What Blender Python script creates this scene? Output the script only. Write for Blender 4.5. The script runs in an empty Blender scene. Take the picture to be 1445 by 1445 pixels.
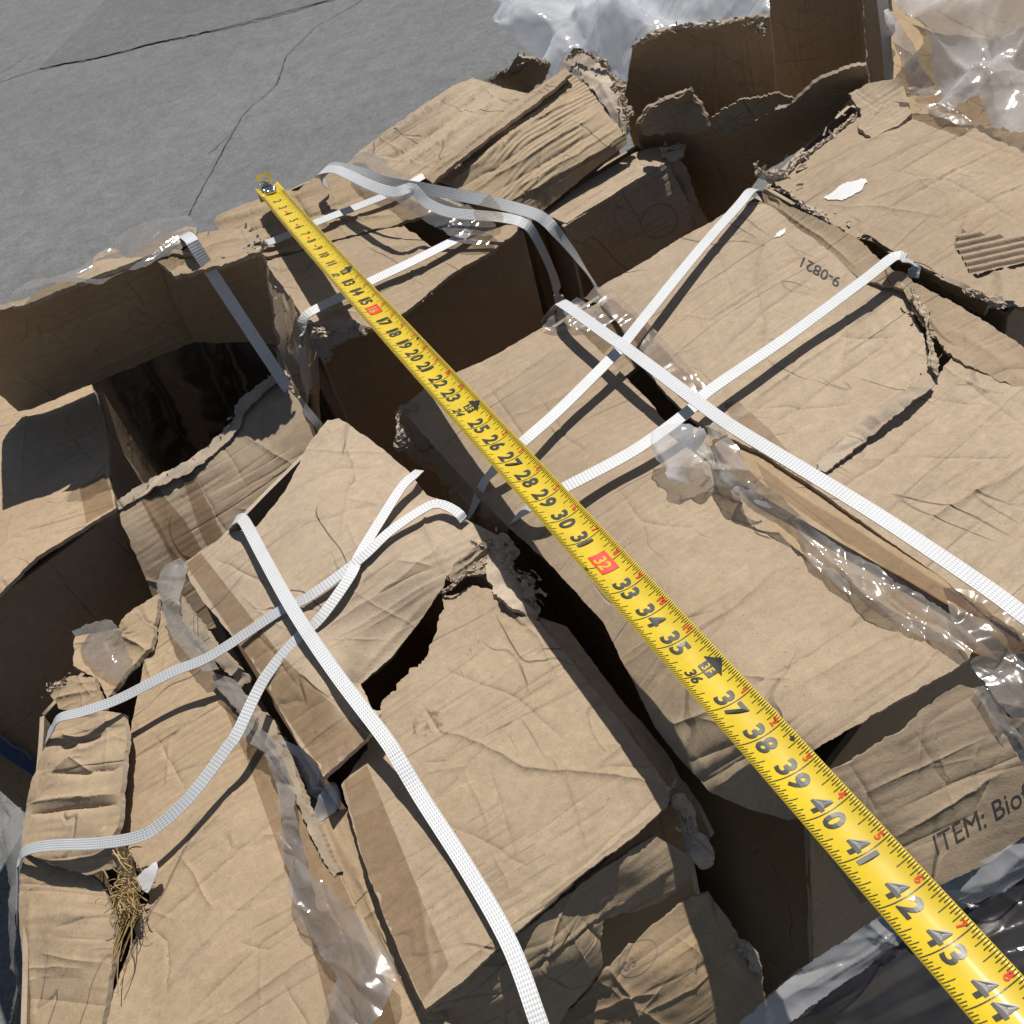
import bpy, math, random
import numpy as np
from mathutils import Vector, Matrix, noise as mnoise
from mathutils.geometry import delaunay_2d_cdt
from mathutils.bvhtree import BVHTree

scene = bpy.context.scene
COL = scene.collection
rnd = random.Random(11)

# ------------------------------------------------------------------ camera
HC = 1.2                      # camera height over the pavement
FPX, PC = 1447.0, 722.5       # focal length and centre in photograph pixels
pitch, roll = math.asin(.699), math.radians(17.8)
Fw = np.array([0, math.cos(pitch), -math.sin(pitch)])
R0 = np.array([1., 0, 0]); D0 = np.array([0, -math.sin(pitch), -math.cos(pitch)])
Rr = math.cos(roll)*R0 + math.sin(roll)*D0
Dd = -math.sin(roll)*R0 + math.cos(roll)*D0
CAM = np.array([0, 0, HC])
cam_d = bpy.data.cameras.new('camera'); cam = bpy.data.objects.new('camera', cam_d); COL.objects.link(cam)
cam_d.sensor_fit = 'HORIZONTAL'; cam_d.sensor_width = 36; cam_d.lens = 36*FPX/1445
cam_d.clip_start = .02; cam_d.clip_end = 500
M = Matrix(((Rr[0], -Dd[0], -Fw[0], 0), (Rr[1], -Dd[1], -Fw[1], 0), (Rr[2], -Dd[2], -Fw[2], HC), (0, 0, 0, 1)))
cam.matrix_world = M
scene.camera = cam

def ray(x, y):
    return Rr*((x-PC)/FPX) + Dd*((y-PC)/FPX) + Fw
def at(x, y, zc):
    """the point seen at photograph position x, y that lies zc centimetres over the ground"""
    r = ray(x, y); d = (zc/100 - HC)/r[2]
    return CAM + r*d
def plumb(x, y, base):
    """height in cm at which the sight line x, y passes over the plan position of base"""
    r = ray(x, y); b = base[:2]; k = r[:2].dot(b)/r[:2].dot(r[:2])
    return (HC + r[2]*k)*100
def proj(p):
    v = np.asarray(p)-CAM; d = v.dot(Fw)
    return PC+FPX*v.dot(Rr)/d, PC+FPX*v.dot(Dd)/d

# ------------------------------------------------------------------ materials
def new_mat(name):
    m = bpy.data.materials.new(name); m.use_nodes = True
    nt = m.node_tree; nt.nodes.clear()
    out = nt.nodes.new('ShaderNodeOutputMaterial')
    return m, nt, out
class NB:
    def __init__(s, nt): s.nt = nt
    def n(s, t, **kw):
        x = s.nt.nodes.new(t)
        for k, v in kw.items():
            if k in x.inputs: x.inputs[k].default_value = v
            else: setattr(x, k, v)
        return x
    def l(s, a, b): s.nt.links.new(a, b)
    def noise(s, vec, scale, detail=3, rough=.55, dist=0):
        x = s.n('ShaderNodeTexNoise'); x.inputs['Scale'].default_value = scale
        x.inputs['Detail'].default_value = detail; x.inputs['Roughness'].default_value = rough
        x.inputs['Distortion'].default_value = dist
        if vec is not None: s.l(vec, x.inputs['Vector'])
        return x.outputs['Fac']
    def ramp(s, fac, a, b, c0=(0,0,0,1), c1=(1,1,1,1)):
        x = s.n('ShaderNodeValToRGB'); e = x.color_ramp.elements
        e[0].position = a; e[1].position = b; e[0].color = c0; e[1].color = c1
        s.l(fac, x.inputs['Fac']); return x.outputs['Color']
    def mix(s, fac, a, b, mode='MIX'):
        x = s.n('ShaderNodeMix'); x.data_type = 'RGBA'; x.blend_type = mode
        for i, v in ((0, fac), (6, a), (7, b)):
            if hasattr(v, 'is_output'): s.l(v, x.inputs[i])
            else: x.inputs[i].default_value = v
        return x.outputs[2]
    def math(s, op, a, b=0., c=0.):
        x = s.n('ShaderNodeMath'); x.operation = op
        for i, v in enumerate((a, b, c)):
            if hasattr(v, 'is_output'): s.l(v, x.inputs[i])
            else: x.inputs[i].default_value = v
        return x.outputs[0]
    def mapping(s, vec, scale):
        x = s.n('ShaderNodeMapping'); x.inputs['Scale'].default_value = scale
        s.l(vec, x.inputs['Vector']); return x.outputs['Vector']

def cardboard(name, base, dark, stain=.5, flute=.5, grain=1., crease=1.):
    m, nt, out = new_mat(name); b = NB(nt)
    tc = b.n('ShaderNodeTexCoord'); uv = tc.outputs['UV']
    oi = b.n('ShaderNodeObjectInfo')
    add = b.n('ShaderNodeVectorMath', operation='ADD'); b.l(uv, add.inputs[0])
    sc = b.n('ShaderNodeVectorMath', operation='SCALE'); sc.inputs['Scale'].default_value = 7.
    cmb = b.n('ShaderNodeCombineXYZ'); b.l(oi.outputs['Random'], cmb.inputs[0]); b.l(oi.outputs['Random'], cmb.inputs[2])
    b.l(cmb.outputs[0], sc.inputs[0]); b.l(sc.outputs[0], add.inputs[1]); v = add.outputs[0]
    big = b.noise(v, 9, 4, .6)
    col = b.mix(b.ramp(big, .3, .72), base, dark)
    hv = b.n('ShaderNodeHueSaturation'); b.l(b.math('MULTIPLY_ADD', oi.outputs['Random'],   .25, .82), hv.inputs['Value']); b.l(b.math('MULTIPLY_ADD', oi.outputs['Random'], -.18, 1.06), hv.inputs['Saturation'])
    b.l(col, hv.inputs['Color']); col = hv.outputs['Color']
    # paper fibre
    fib = b.noise(b.mapping(v, (500, 1300, 500)), 1., 2, .7)
    col = b.mix(.55*grain, col, b.ramp(fib, .25, .75, (.72,.70,.68,1), (1.22,1.22,1.22,1)), 'MULTIPLY')
    mot = b.noise(v, 130, 3, .65)
    col = b.mix(.5*grain, col, b.ramp(mot, .3, .7, (.80,.79,.78,1), (1.14,1.14,1.14,1)), 'MULTIPLY')
    fle = b.noise(v, 420, 2, .6)
    col = b.mix(b.ramp(fle, .68, .74), col, tuple(c*.62 for c in dark[:3])+(1,))
    # rubbed dirt along the flutes
    st = b.noise(b.mapping(v, (26, 75, 26)), 1., 5, .75, .5)
    bl = b.noise(v, 5, 3, .6)
    stm = b.math('MULTIPLY', b.ramp(st, .50, .70), b.ramp(bl, .44, .62))
    col = b.mix(b.math('MULTIPLY', stm, stain*.6), col, (.205,.16,.118,1))
    sm = b.noise(v, 3.2, 6, .72, .8)
    col = b.mix(b.math('MULTIPLY', b.ramp(sm, .5, .68), stain*.7), col, (.23,.175,.125,1))
    # pale scuffs
    scf = b.noise(b.mapping(v, (30, 150, 30)), 1., 4, .7, 1.)
    col = b.mix(b.math('MULTIPLY', b.ramp(scf, .62, .74), .4), col, tuple(min(1, c*1.3) for c in base[:3])+(1,))
    # long scored lines that follow the flutes, and jagged cracks of the liner: contour lines of noise
    def contour(n, wd): return b.math('SUBTRACT', 1., b.math('MINIMUM', b.math('MULTIPLY', b.math('ABSOLUTE', b.math('SUBTRACT', n, .5)), 1./wd), 1.))
    n1 = b.noise(b.mapping(v, (2.6, 27, 2.6)), 1., 2, .45, .25)
    l1 = b.math('MULTIPLY', contour(n1, .016), b.ramp(b.noise(v, 7, 2), .46, .56))
    s1 = b.math('MULTIPLY', b.ramp(n1, .485, .53), b.ramp(b.noise(v, 7, 2), .42, .60))
    n4 = b.noise(b.mapping(v, (3.5, 60, 3.5)), 1., 2, .45, .2); s2 = b.math('MULTIPLY', b.ramp(n4, .46, .54), b.ramp(b.noise(v, 9, 2), .52, .62))
    n2 = b.noise(v, 6.5, 2.6, .5, .35)
    l2 = b.math('MULTIPLY', contour(n2, .007), b.ramp(b.noise(v, 8.5, 2), .53, .60))
    n3 = b.noise(b.mapping(v, (11, 4, 5)), 1., 2.4, .5, .3)
    l3 = b.math('MULTIPLY', contour(n3, .006), b.ramp(b.noise(v, 7.3, 2), .53, .61))
    ln = b.math('MULTIPLY', b.math('MAXIMUM', b.math('MULTIPLY', l1, .35), b.math('MAXIMUM', l2, l3)), crease)
    col = b.mix(b.math('MULTIPLY', ln, .22), col, (.13,.095,.065,1))
    p = b.n('ShaderNodeBsdfPrincipled'); p.inputs['Roughness'].default_value = .8
    p.inputs['Specular IOR Level'].default_value = .2
    b.l(col, p.inputs['Base Color'])
    wv = b.n('ShaderNodeTexWave'); wv.bands_direction = 'Y'; wv.inputs['Scale'].default_value = 48.
    wv.inputs['Distortion'].default_value = .8; wv.inputs['Detail'].default_value = 1; b.l(v, wv.inputs['Vector'])
    wf = b.math('MULTIPLY', b.math('MULTIPLY', wv.outputs['Fac'], b.ramp(b.noise(v, 11, 2), .45, .72)), flute*.8)
    cr = b.noise(v, 36, 4, .6, .4)
    h = b.math('ADD', b.math('MULTIPLY', fib, .14), b.math('ADD', wf, b.math('ADD', b.math('MULTIPLY', cr, .6), b.math('MULTIPLY', mot, .35))))
    h = b.math('ADD', h, b.math('ADD', b.math('MULTIPLY', ln, -1.3), b.math('ADD', b.math('MULTIPLY', s1, .7*crease), b.math('MULTIPLY', s2, .5*crease))))
    bp = b.n('ShaderNodeBump'); bp.inputs['Strength'].default_value = .9; bp.inputs['Distance'].default_value = .0012
    b.l(h, bp.inputs['Height']); b.l(bp.outputs[0], p.inputs['Normal'])
    b.l(p.outputs[0], out.inputs[0]); return m

def plain(name, col, rough=.5, metal=0., spec=.5, coat=0., bump=0., bscale=200, var=0.):
    m, nt, out = new_mat(name); b = NB(nt)
    p = b.n('ShaderNodeBsdfPrincipled'); p.inputs['Base Color'].default_value = (*col, 1)
    p.inputs['Roughness'].default_value = rough; p.inputs['Metallic'].default_value = metal
    p.inputs['Specular IOR Level'].default_value = spec; p.inputs['Coat Weight'].default_value = coat
    p.inputs['Coat Roughness'].default_value = .09
    tc = b.n('ShaderNodeTexCoord')
    if var:
        nz = b.noise(tc.outputs['Object'], 35, 4, .65)
        b.l(b.mix(b.ramp(nz, .35, .75), (*col, 1), (*[c*(1-var) for c in col], 1)), p.inputs['Base Color'])
    if bump:
        bp = b.n('ShaderNodeBump'); bp.inputs['Strength'].default_value = bump; bp.inputs['Distance'].default_value = .001
        b.l(b.noise(tc.outputs['Object'], bscale, 4), bp.inputs['Height']); b.l(bp.outputs[0], p.inputs['Normal'])
    b.l(p.outputs[0], out.inputs[0]); return m

def film(name, tint, body, haze=.2, gloss=.25, rough=.12, scale=30, streak=False, transl=.5, bump=.5, dirt=0.):
    """thin plastic: clear, with some milky body and crinkled gloss"""
    m, nt, out = new_mat(name); b = NB(nt)
    tc = b.n('ShaderNodeTexCoord'); uv = tc.outputs['UV']
    v = b.mapping(uv, (.6, 9, 1)) if streak else uv
    c1 = b.noise(v if streak else b.mapping(uv, (.45, 1.8, 1)), scale, 2, .45, 1.2); c2 = b.noise(b.mapping(uv, (.5, 2.4, 1)), scale*1.1, 1.5, .4, 1.); hz0 = b.noise(uv, scale*.5, 5, .65, .6)
    rid = b.math('ABSOLUTE', b.math('SUBTRACT', c2, .5))
    h = b.math('ADD', b.math('MULTIPLY', c1, 1.6), b.math('MULTIPLY', b.math('MINIMUM', rid, .10), -7.))
    bp = b.n('ShaderNodeBump'); bp.inputs['Strength'].default_value = bump; bp.inputs['Distance'].default_value = .0022
    b.l(h, bp.inputs['Height'])
    tr = b.n('ShaderNodeBsdfTransparent'); tr.inputs[0].default_value = (*tint, 1)
    bc = b.mix(b.math('MULTIPLY', b.ramp(b.noise(uv, scale*3, 4, .7), .45, .7), dirt), (*body, 1), (.16, .12, .08, 1))
    df = b.n('ShaderNodeBsdfDiffuse'); b.l(bc, df.inputs[0]); b.l(bp.outputs[0], df.inputs['Normal'])
    tl = b.n('ShaderNodeBsdfTranslucent'); b.l(bc, tl.inputs[0]); b.l(bp.outputs[0], tl.inputs['Normal'])
    gl = b.n('ShaderNodeBsdfGlossy'); gl.inputs['Roughness'].default_value = rough; b.l(bp.outputs[0], gl.inputs['Normal'])
    ms = b.n('ShaderNodeMixShader'); ms.inputs[0].default_value = transl; b.l(df.outputs[0], ms.inputs[1]); b.l(tl.outputs[0], ms.inputs[2])
    m1 = b.n('ShaderNodeMixShader'); b.l(tr.outputs[0], m1.inputs[1]); b.l(ms.outputs[0], m1.inputs[2])
    hz = b.math('MULTIPLY', b.math('ADD', b.ramp(hz0, .3, .75), .25), haze*1.4)
    if dirt: hz = b.math('ADD', hz, b.math('MULTIPLY', b.ramp(b.noise(uv, scale*3, 4, .7), .5, .7), dirt*.6))
    b.l(b.math('MINIMUM', hz, 1.), m1.inputs[0])
    fr = b.n('ShaderNodeLayerWeight'); fr.inputs['Blend'].default_value = .12; b.l(bp.outputs[0], fr.inputs['Normal'])
    m2 = b.n('ShaderNodeMixShader'); b.l(b.math('MINIMUM', b.math('ADD', b.math('MULTIPLY', fr.outputs['Fresnel'], .45), gloss*.2), 1.), m2.inputs[0])
    b.l(m1.outputs[0], m2.inputs[1]); b.l(gl.outputs[0], m2.inputs[2])
    b.l(m2.outputs[0], out.inputs[0]); return m

def strap_mat(name, col):
    m, nt, out = new_mat(name); b = NB(nt)
    tc = b.n('ShaderNodeTexCoord'); uv = tc.outputs['UV']
    sp = b.n('ShaderNodeSeparateXYZ'); b.l(uv, sp.inputs[0])
    # woven waffle: two diagonal waves crossing
    k = 2*math.pi/.0039
    su = b.math('MULTIPLY', sp.outputs[0], .75); sv = b.math('MULTIPLY', sp.outputs[1], 1.25)
    a = b.math('SINE', b.math('MULTIPLY', b.math('ADD', su, sv), k))
    c = b.math('SINE', b.math('MULTIPLY', b.math('SUBTRACT', su, sv), k))
    w = b.math('MULTIPLY', a, c)
    cf = b.ramp(w, .30, .75, (*[x*.66 for x in col], 1), (*col, 1))
    w01 = b.math('MULTIPLY_ADD', w, .5, .5)
    cf = b.ramp(w01, .12, .42, (col[0]*.62, col[1]*.64, col[2]*.68, 1), (*col, 1))
    d = b.noise(uv, 26, 4, .7); cf = b.mix(b.math('MULTIPLY', b.ramp(d, .48, .78), .35), cf, (.4, .35, .28, 1))
    p = b.n('ShaderNodeBsdfPrincipled'); p.inputs['Roughness'].default_value = .42; p.inputs['Specular IOR Level'].default_value = .4
    b.l(cf, p.inputs['Base Color'])
    bp = b.n('ShaderNodeBump'); bp.inputs['Strength'].default_value = .5; bp.inputs['Distance'].default_value = .0004
    b.l(w01, bp.inputs['Height']); b.l(bp.outputs[0], p.inputs['Normal'])
    b.l(p.outputs[0], out.inputs[0]); return m

def asphalt(name, k=1.):
    m, nt, out = new_mat(name); b = NB(nt)
    tc = b.n('ShaderNodeTexCoord'); v = tc.outputs['Object']
    big = b.noise(v, 1.3, 5, .6); mid = b.noise(v, 14, 5, .65); fin = b.noise(v, 150, 3, .7); pep = b.noise(v, 320, 2, .6)
    col = b.mix(b.ramp(big, .3, .7), (.180*k, .183*k, .184*k, 1), (.226*k, .227*k, .224*k, 1))
    col = b.mix(.8, col, b.ramp(mid, .3, .7, (.76,.76,.76,1), (1.18,1.18,1.18,1)), 'MULTIPLY')
    grv = b.noise(v, 48, 4, .7); col = b.mix(.7, col, b.ramp(grv, .3, .7, (.72,.72,.72,1), (1.25,1.25,1.25,1)), 'MULTIPLY')
    col = b.mix(.8, col, b.ramp(fin, .3, .7, (.66,.66,.66,1), (1.3,1.3,1.3,1)), 'MULTIPLY')
    col = b.mix(b.ramp(pep, .67, .72), col, (.38*k, .37*k, .35*k, 1))
    col = b.mix(b.math('MULTIPLY', b.ramp(b.noise(v, 210, 2), .64, .70), .7), col, (.09*k, .09*k, .09*k, 1))
    st = b.noise(b.mapping(v, (1.2, 3.5, 1)), 1., 5, .7, 1.)
    col = b.mix(b.math('MULTIPLY', b.ramp(st, .56, .75), .35), col, (.12, .115, .11, 1))
    p = b.n('ShaderNodeBsdfPrincipled'); p.inputs['Roughness'].default_value = .85
    b.l(col, p.inputs['Base Color'])
    bp = b.n('ShaderNodeBump'); bp.inputs['Strength'].default_value = .6; bp.inputs['Distance'].default_value = .004
    b.l(b.math('ADD', fin, b.math('MULTIPLY', pep, .5)), bp.inputs['Height']); b.l(bp.outputs[0], p.inputs['Normal'])
    b.l(p.outputs[0], out.inputs[0]); return m

MT = {}
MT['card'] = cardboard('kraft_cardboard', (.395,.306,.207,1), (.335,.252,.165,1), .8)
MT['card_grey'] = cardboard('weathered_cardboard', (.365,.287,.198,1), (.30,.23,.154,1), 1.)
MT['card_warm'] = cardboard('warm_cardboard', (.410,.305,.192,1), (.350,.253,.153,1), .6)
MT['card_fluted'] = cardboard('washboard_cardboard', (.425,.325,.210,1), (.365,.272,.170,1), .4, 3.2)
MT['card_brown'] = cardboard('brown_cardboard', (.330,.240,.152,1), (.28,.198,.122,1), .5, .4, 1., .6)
MT['rim'] = cardboard('torn_cardboard_edge', (.43,.35,.255,1), (.30,.235,.165,1), .6, .2, 1., 0.)
MT['torn'] = cardboard('torn_paper', (.50,.415,.315,1), (.37,.295,.215,1), .6, .2, 1., .5)
MT['bare'] = cardboard('bare_corrugation', (.37,.285,.195,1), (.31,.235,.155,1), .4, 0., 1., 0.)
MT['tape_flat'] = film('brown_packing_tape', (.83,.77,.69), (.25,.185,.125), .12, .08, .45, 26, bump=0., transl=.1, dirt=.4)
MT['tape_gloss'] = film('glossy_packing_tape', (.80,.72,.62), (.43,.37,.30), .34, .4, .22, 10, bump=.25, transl=.2, dirt=.2)
MT['tape_clear'] = film('clear_packing_tape', (.86,.84,.81), (.56,.53,.49), .27, .55, .14, 13, bump=.5, transl=.35, dirt=.4)
MT['tape_grey'] = film('crumpled_grey_tape', (.78,.75,.71), (.50,.465,.42), .48, .55, .15, 15, bump=.55, transl=.3, dirt=.5)
MT['bag'] = film('clear_plastic_bag', (.93,.94,.95), (.93,.93,.94), .40, .6, .13, 9, transl=.35, bump=.45)
MT['bag_white'] = film('milky_plastic_bag', (.87,.90,.94), (.95,.97,1.), .70, .7, .12, 9, transl=.5, bump=.5)
MT['wrap_black'] = film('dark_stretch_film', (.05,.05,.05), (.060,.056,.053), .75, .24, .16, 6, True, .1, .26)
MT['bag_hazy'] = film('dusty_plastic_film', (.90,.90,.88), (.56,.53,.49), .36, .5, .14, 10, transl=.3, bump=.4)
MT['strap'] = strap_mat('woven_white_strap', (.55,.56,.56))
MT['strap_blue'] = strap_mat('woven_blue_strap', (.05,.11,.24))
MT['yellow'] = plain('yellow_lacquer', (.590,.425,.010), .5, spec=.3, coat=.45, bump=.03, bscale=260, var=.16)
MT['ink'] = plain('black_ink', (.022,.022,.017), .4, coat=.3)
MT['red'] = plain('red_ink', (.62,.045,.018), .4, coat=.3)
MT['ink_card'] = plain('stamp_ink', (.032,.029,.028), .8)
MT['ink_faint'] = plain('faint_print', (.305,.235,.155), .85, var=.25)
MT['ink_mid'] = plain('worn_stamp_ink', (.225,.19,.15), .85, var=.25)
MT['steel'] = plain('nickel_steel', (.62,.60,.57), .22, 1., bump=.15, bscale=300)
MT['white'] = plain('white_label_paper', (.60,.595,.58), .7, bump=.4, bscale=150)
MT['straw'] = plain('dry_straw', (.50,.36,.16), .6, var=.45)
MT['dirt'] = film('ground_in_dirt', (1,1,1), (.15,.115,.085), .0, .0, .6, 45, transl=0., bump=0., dirt=1.1)
MT['asphalt'] = asphalt('worn_asphalt', .66); MT['asphalt_dark'] = asphalt('darker_asphalt', .55)
MT['crack'] = plain('pavement_crack', (.12,.12,.118), .95)

# ------------------------------------------------------------------ objects
def empty(name, loc, label, cat, group=None):
    o = bpy.data.objects.new(name, None); COL.objects.link(o); o.location = loc
    o['label'] = label; o['category'] = cat; o.empty_display_size = .05
    if group: o['group'] = group
    return o
def tag(o, label, cat, group=None, kind=None):
    if label: o['label'] = label
    if cat: o['category'] = cat
    if group: o['group'] = group
    if kind: o['kind'] = kind
    return o
def wloc(o):
    L = np.zeros(3)
    while o is not None: L = L+np.array(o.location); o = o.parent
    return L
BV = []       # ray-cast list of finished surfaces
def raw(name, V, faces, mats, parent=None, uv=None, fm=None, smooth=True, cast=True, sharp=None):
    V = np.asarray(V, float); L = wloc(parent)
    if parent is None:
        L = np.array([V[:,0].mean(), V[:,1].mean(), V[:,2].min()])
    me = bpy.data.meshes.new(name); me.from_pydata([tuple(p) for p in (V-L)], [], [tuple(int(i) for i in f) for f in faces]); me.update()
    for m in (mats if isinstance(mats, (list, tuple)) else [mats]): me.materials.append(m)
    if smooth: me.polygons.foreach_set('use_smooth', [True]*len(me.polygons))
    if fm is not None: me.polygons.foreach_set('material_index', [int(i) for i in fm])
    if uv is not None:
        ul = me.uv_layers.new(name='UVMap'); idx = np.zeros(len(me.loops), int); me.loops.foreach_get('vertex_index', idx)
        ul.data.foreach_set('uv', np.asarray(uv, float)[idx].ravel())
    o = bpy.data.objects.new(name, me); COL.objects.link(o)
    if parent: o.parent = parent
    else: o.location = L
    if cast: BV.append((BVHTree.FromPolygons([tuple(p) for p in V], [tuple(int(i) for i in f) for f in faces]), o))
    return o
def hit(x, y, only=None):
    r = Vector(ray(x, y)); r.normalize(); best = None
    for bv, o in BV:
        if only and o not in only: continue
        h = bv.ray_cast(Vector(CAM), r)
        if h[0] is not None and (best is None or h[3] < best[2]):
            n = h[1] if h[1].dot(r) < 0 else -h[1]; best = (np.array(h[0]), np.array(n), h[3])
    return best

class TPS:
    def __init__(s, P, w, lam=1e-5):
        s.P = np.asarray(P, float)/1000; n = len(P)
        w = np.asarray(w, float); s.mu = w.mean()
        if n <= 3:
            A = np.c_[np.ones(n), s.P]; s.a = np.linalg.lstsq(A, w, rcond=None)[0]; s.c = None; return
        K = s.U(np.linalg.norm(s.P[:,None]-s.P[None], axis=2)) + lam*np.eye(n)
        A = np.c_[np.ones(n), s.P]; S = np.block([[K, A], [A.T, np.zeros((3,3))]])
        sol = np.linalg.solve(S, np.r_[w, 0, 0, 0]); s.c = sol[:n]; s.a = sol[n:]
    @staticmethod
    def U(r):
        return np.where(r > 1e-9, r*r*np.log(np.maximum(r, 1e-9)), 0.)
    def __call__(s, Q):
        Q = np.atleast_2d(np.asarray(Q, float))/1000
        o = np.c_[np.ones(len(Q)), Q] @ s.a
        if s.c is not None: o = o + s.U(np.linalg.norm(Q[:,None]-s.P[None], axis=2)) @ s.c
        return o

def frac(t, seed):
    return (mnoise.noise((t*1., seed*7.3, .5)) + .6*mnoise.noise((t*2.7, seed*3.1, 4.5)) + .45*mnoise.noise((t*6.5, seed*5.7, 9.5)))

def seg_dist(P, a, b):
    ab = b-a; L = ab.dot(ab)+1e-12; t = np.clip(((P-a)@ab)/L, 0, 1)
    return np.linalg.norm(P-(a+t[:,None]*ab), axis=1), t

def displace(V, N, UV, seed, a1, a2, a3, creases, nrand, flute_lines, filmy=0., wobk=1.):
    n = len(V); d = np.zeros(n); r = random.Random(seed*13+5); s7 = seed*17.31
    wob = np.zeros((n, 2)); 
    for i in range(n):
        u, v = UV[i]
        wob[i, 0] = mnoise.noise((u*38, v*38, s7)); wob[i, 1] = mnoise.noise((u*38, v*38, s7+40))
        d[i] = a1*mnoise.noise((u*8, v*11, s7)) + a2*(.5-abs(mnoise.noise((u*16+3, v*34, s7+9))))*1.2 + a3*mnoise.noise((u*60, v*95, s7+20))
    W = UV + wob*.0022*wobk
    lo, hi = UV.min(0), UV.max(0)
    cl = list(creases)
    for k in range(nrand if filmy else 0):
        c = np.array([r.uniform(lo[0], hi[0]), r.uniform(lo[1], hi[1])]); L = r.uniform(.012, .06); a = r.uniform(0, math.pi) if r.random() < .6 else r.gauss(0, .25)
        dv = np.array([math.cos(a), math.sin(a)])*L; cl.append(([c-dv, c+dv+np.array([r.gauss(0,.006), r.gauss(0,.006)])], filmy*r.choice((-1,1))*r.uniform(.8,2.6), r.uniform(1.5,4.5)))
    for k in range(0 if filmy else int(nrand*1.8)):
        c = np.array([r.uniform(lo[0], hi[0]), r.uniform(lo[1], hi[1])]); L = r.uniform(.025, .10)
        a = r.gauss(0, .06) if r.random() < .4 else r.uniform(0, math.pi); dv = np.array([math.cos(a), math.sin(a)])*L; pv = np.array([-dv[1], dv[0]])/L
        pl = [c+dv*t+pv*r.gauss(0, .0035) for t in (-1, -.6, -.25, .1, .5, 1)]; h0 = r.choice((-1, 1, 1))*r.uniform(.6, 1.9); w0 = r.uniform(1., 2.2)
        cl.append((pl, h0, w0))
        if r.random() < .5: cl.append(([p+pv*r.uniform(.003, .007) for p in pl], -h0*.7, w0*1.4))
    for k in range(int(flute_lines*.55)):
        v = r.uniform(lo[1], hi[1]); u0 = r.uniform(lo[0], hi[0]); L = r.uniform(.08, .25)
        cl.append(([np.array([u0-L, v-r.gauss(0,.004)]), np.array([u0+L, v])], r.choice((-1, 1))*r.uniform(.4, 1.1), r.uniform(1.8, 3.4)))
    if filmy:
        c = UV.mean(0); S = max(.03, (hi-lo).max()); f = np.zeros(n)
        for k in range(int(9+nrand*.45)):
            a = r.uniform(0, math.pi); nv = np.array([math.cos(a), math.sin(a)]); q = np.array([r.uniform(lo[0], hi[0]), r.uniform(lo[1], hi[1])])
            x = (W-q)@nv; f += filmy*r.choice((-1, 1))*r.uniform(.03, .13)*np.minimum(np.abs(x), .05)
        A = np.c_[np.ones(n), UV]; f -= A@np.linalg.lstsq(A, f, rcond=None)[0]; d += f
    for pts, h, w in cl:
        pts = [np.asarray(p, float) for p in pts]; best = np.full(n, 9.); tt = np.zeros(n); m = len(pts)-1
        for k in range(m):
            dd, t = seg_dist(W, pts[k], pts[k+1]); ok = dd < best
            best[ok] = dd[ok]; tt[ok] = (k+t[ok])/m
        d += h*.001*np.exp(-best/(w*.001))*(1-.75*np.abs(2*tt-1)**3)
    return d

def vnormals(V, T):
    a, b, c = V[T[:,0]], V[T[:,1]], V[T[:,2]]; fn = np.cross(b-a, c-a); N = np.zeros_like(V)
    for k in range(3): np.add.at(N, T[:,k], fn)
    N /= (np.linalg.norm(N, axis=1)[:,None]+1e-15)
    return N

def finish(name, parent, V, T, UV, mat, rim, thick, seed, noise=(1,1,1), creases=(), nrand=6, flutes=5, facecam=True, cast=True, filmy=0., wob=1.):
    T = np.asarray(T, int); N = vnormals(V, T)
    if facecam:
        if ((CAM-V)*N).sum(1).mean() < 0: T = T[:, ::-1].copy(); N = -N
    d = displace(V, N, UV, seed, .0017*noise[0], .0008*noise[1], .00022*noise[2], creases, nrand, flutes, filmy, wob)
    V = V + N*d[:,None]
    if not thick:
        return raw(name, V, T, mat, parent, UV, cast=cast)
    N = vnormals(V, T); B = V - N*thick; n = len(V)
    cnt = {}
    for t in T:
        for k in range(3):
            e = (t[k], t[(k+1)%3]); cnt[e] = 1
    be = [e for e in cnt if (e[1], e[0]) not in cnt]
    bid = sorted({i for e in be for i in e}); rm = {v: i for i, v in enumerate(bid)}; nb = len(bid)
    VV = np.vstack([V, B, V[bid], B[bid]]); uu = np.vstack([UV, UV, UV[bid], UV[bid]+[0, thick]])
    F = [tuple(t) for t in T] + [tuple(t[::-1]+n) for t in T]; fm = [0]*(2*len(T))
    for a, b in be:
        F.append((2*n+rm[b], 2*n+rm[a], 2*n+nb+rm[a], 2*n+nb+rm[b])); fm.append(1)
    return raw(name, VV, F, [mat, rim], parent, uu, fm, cast=cast)

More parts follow.
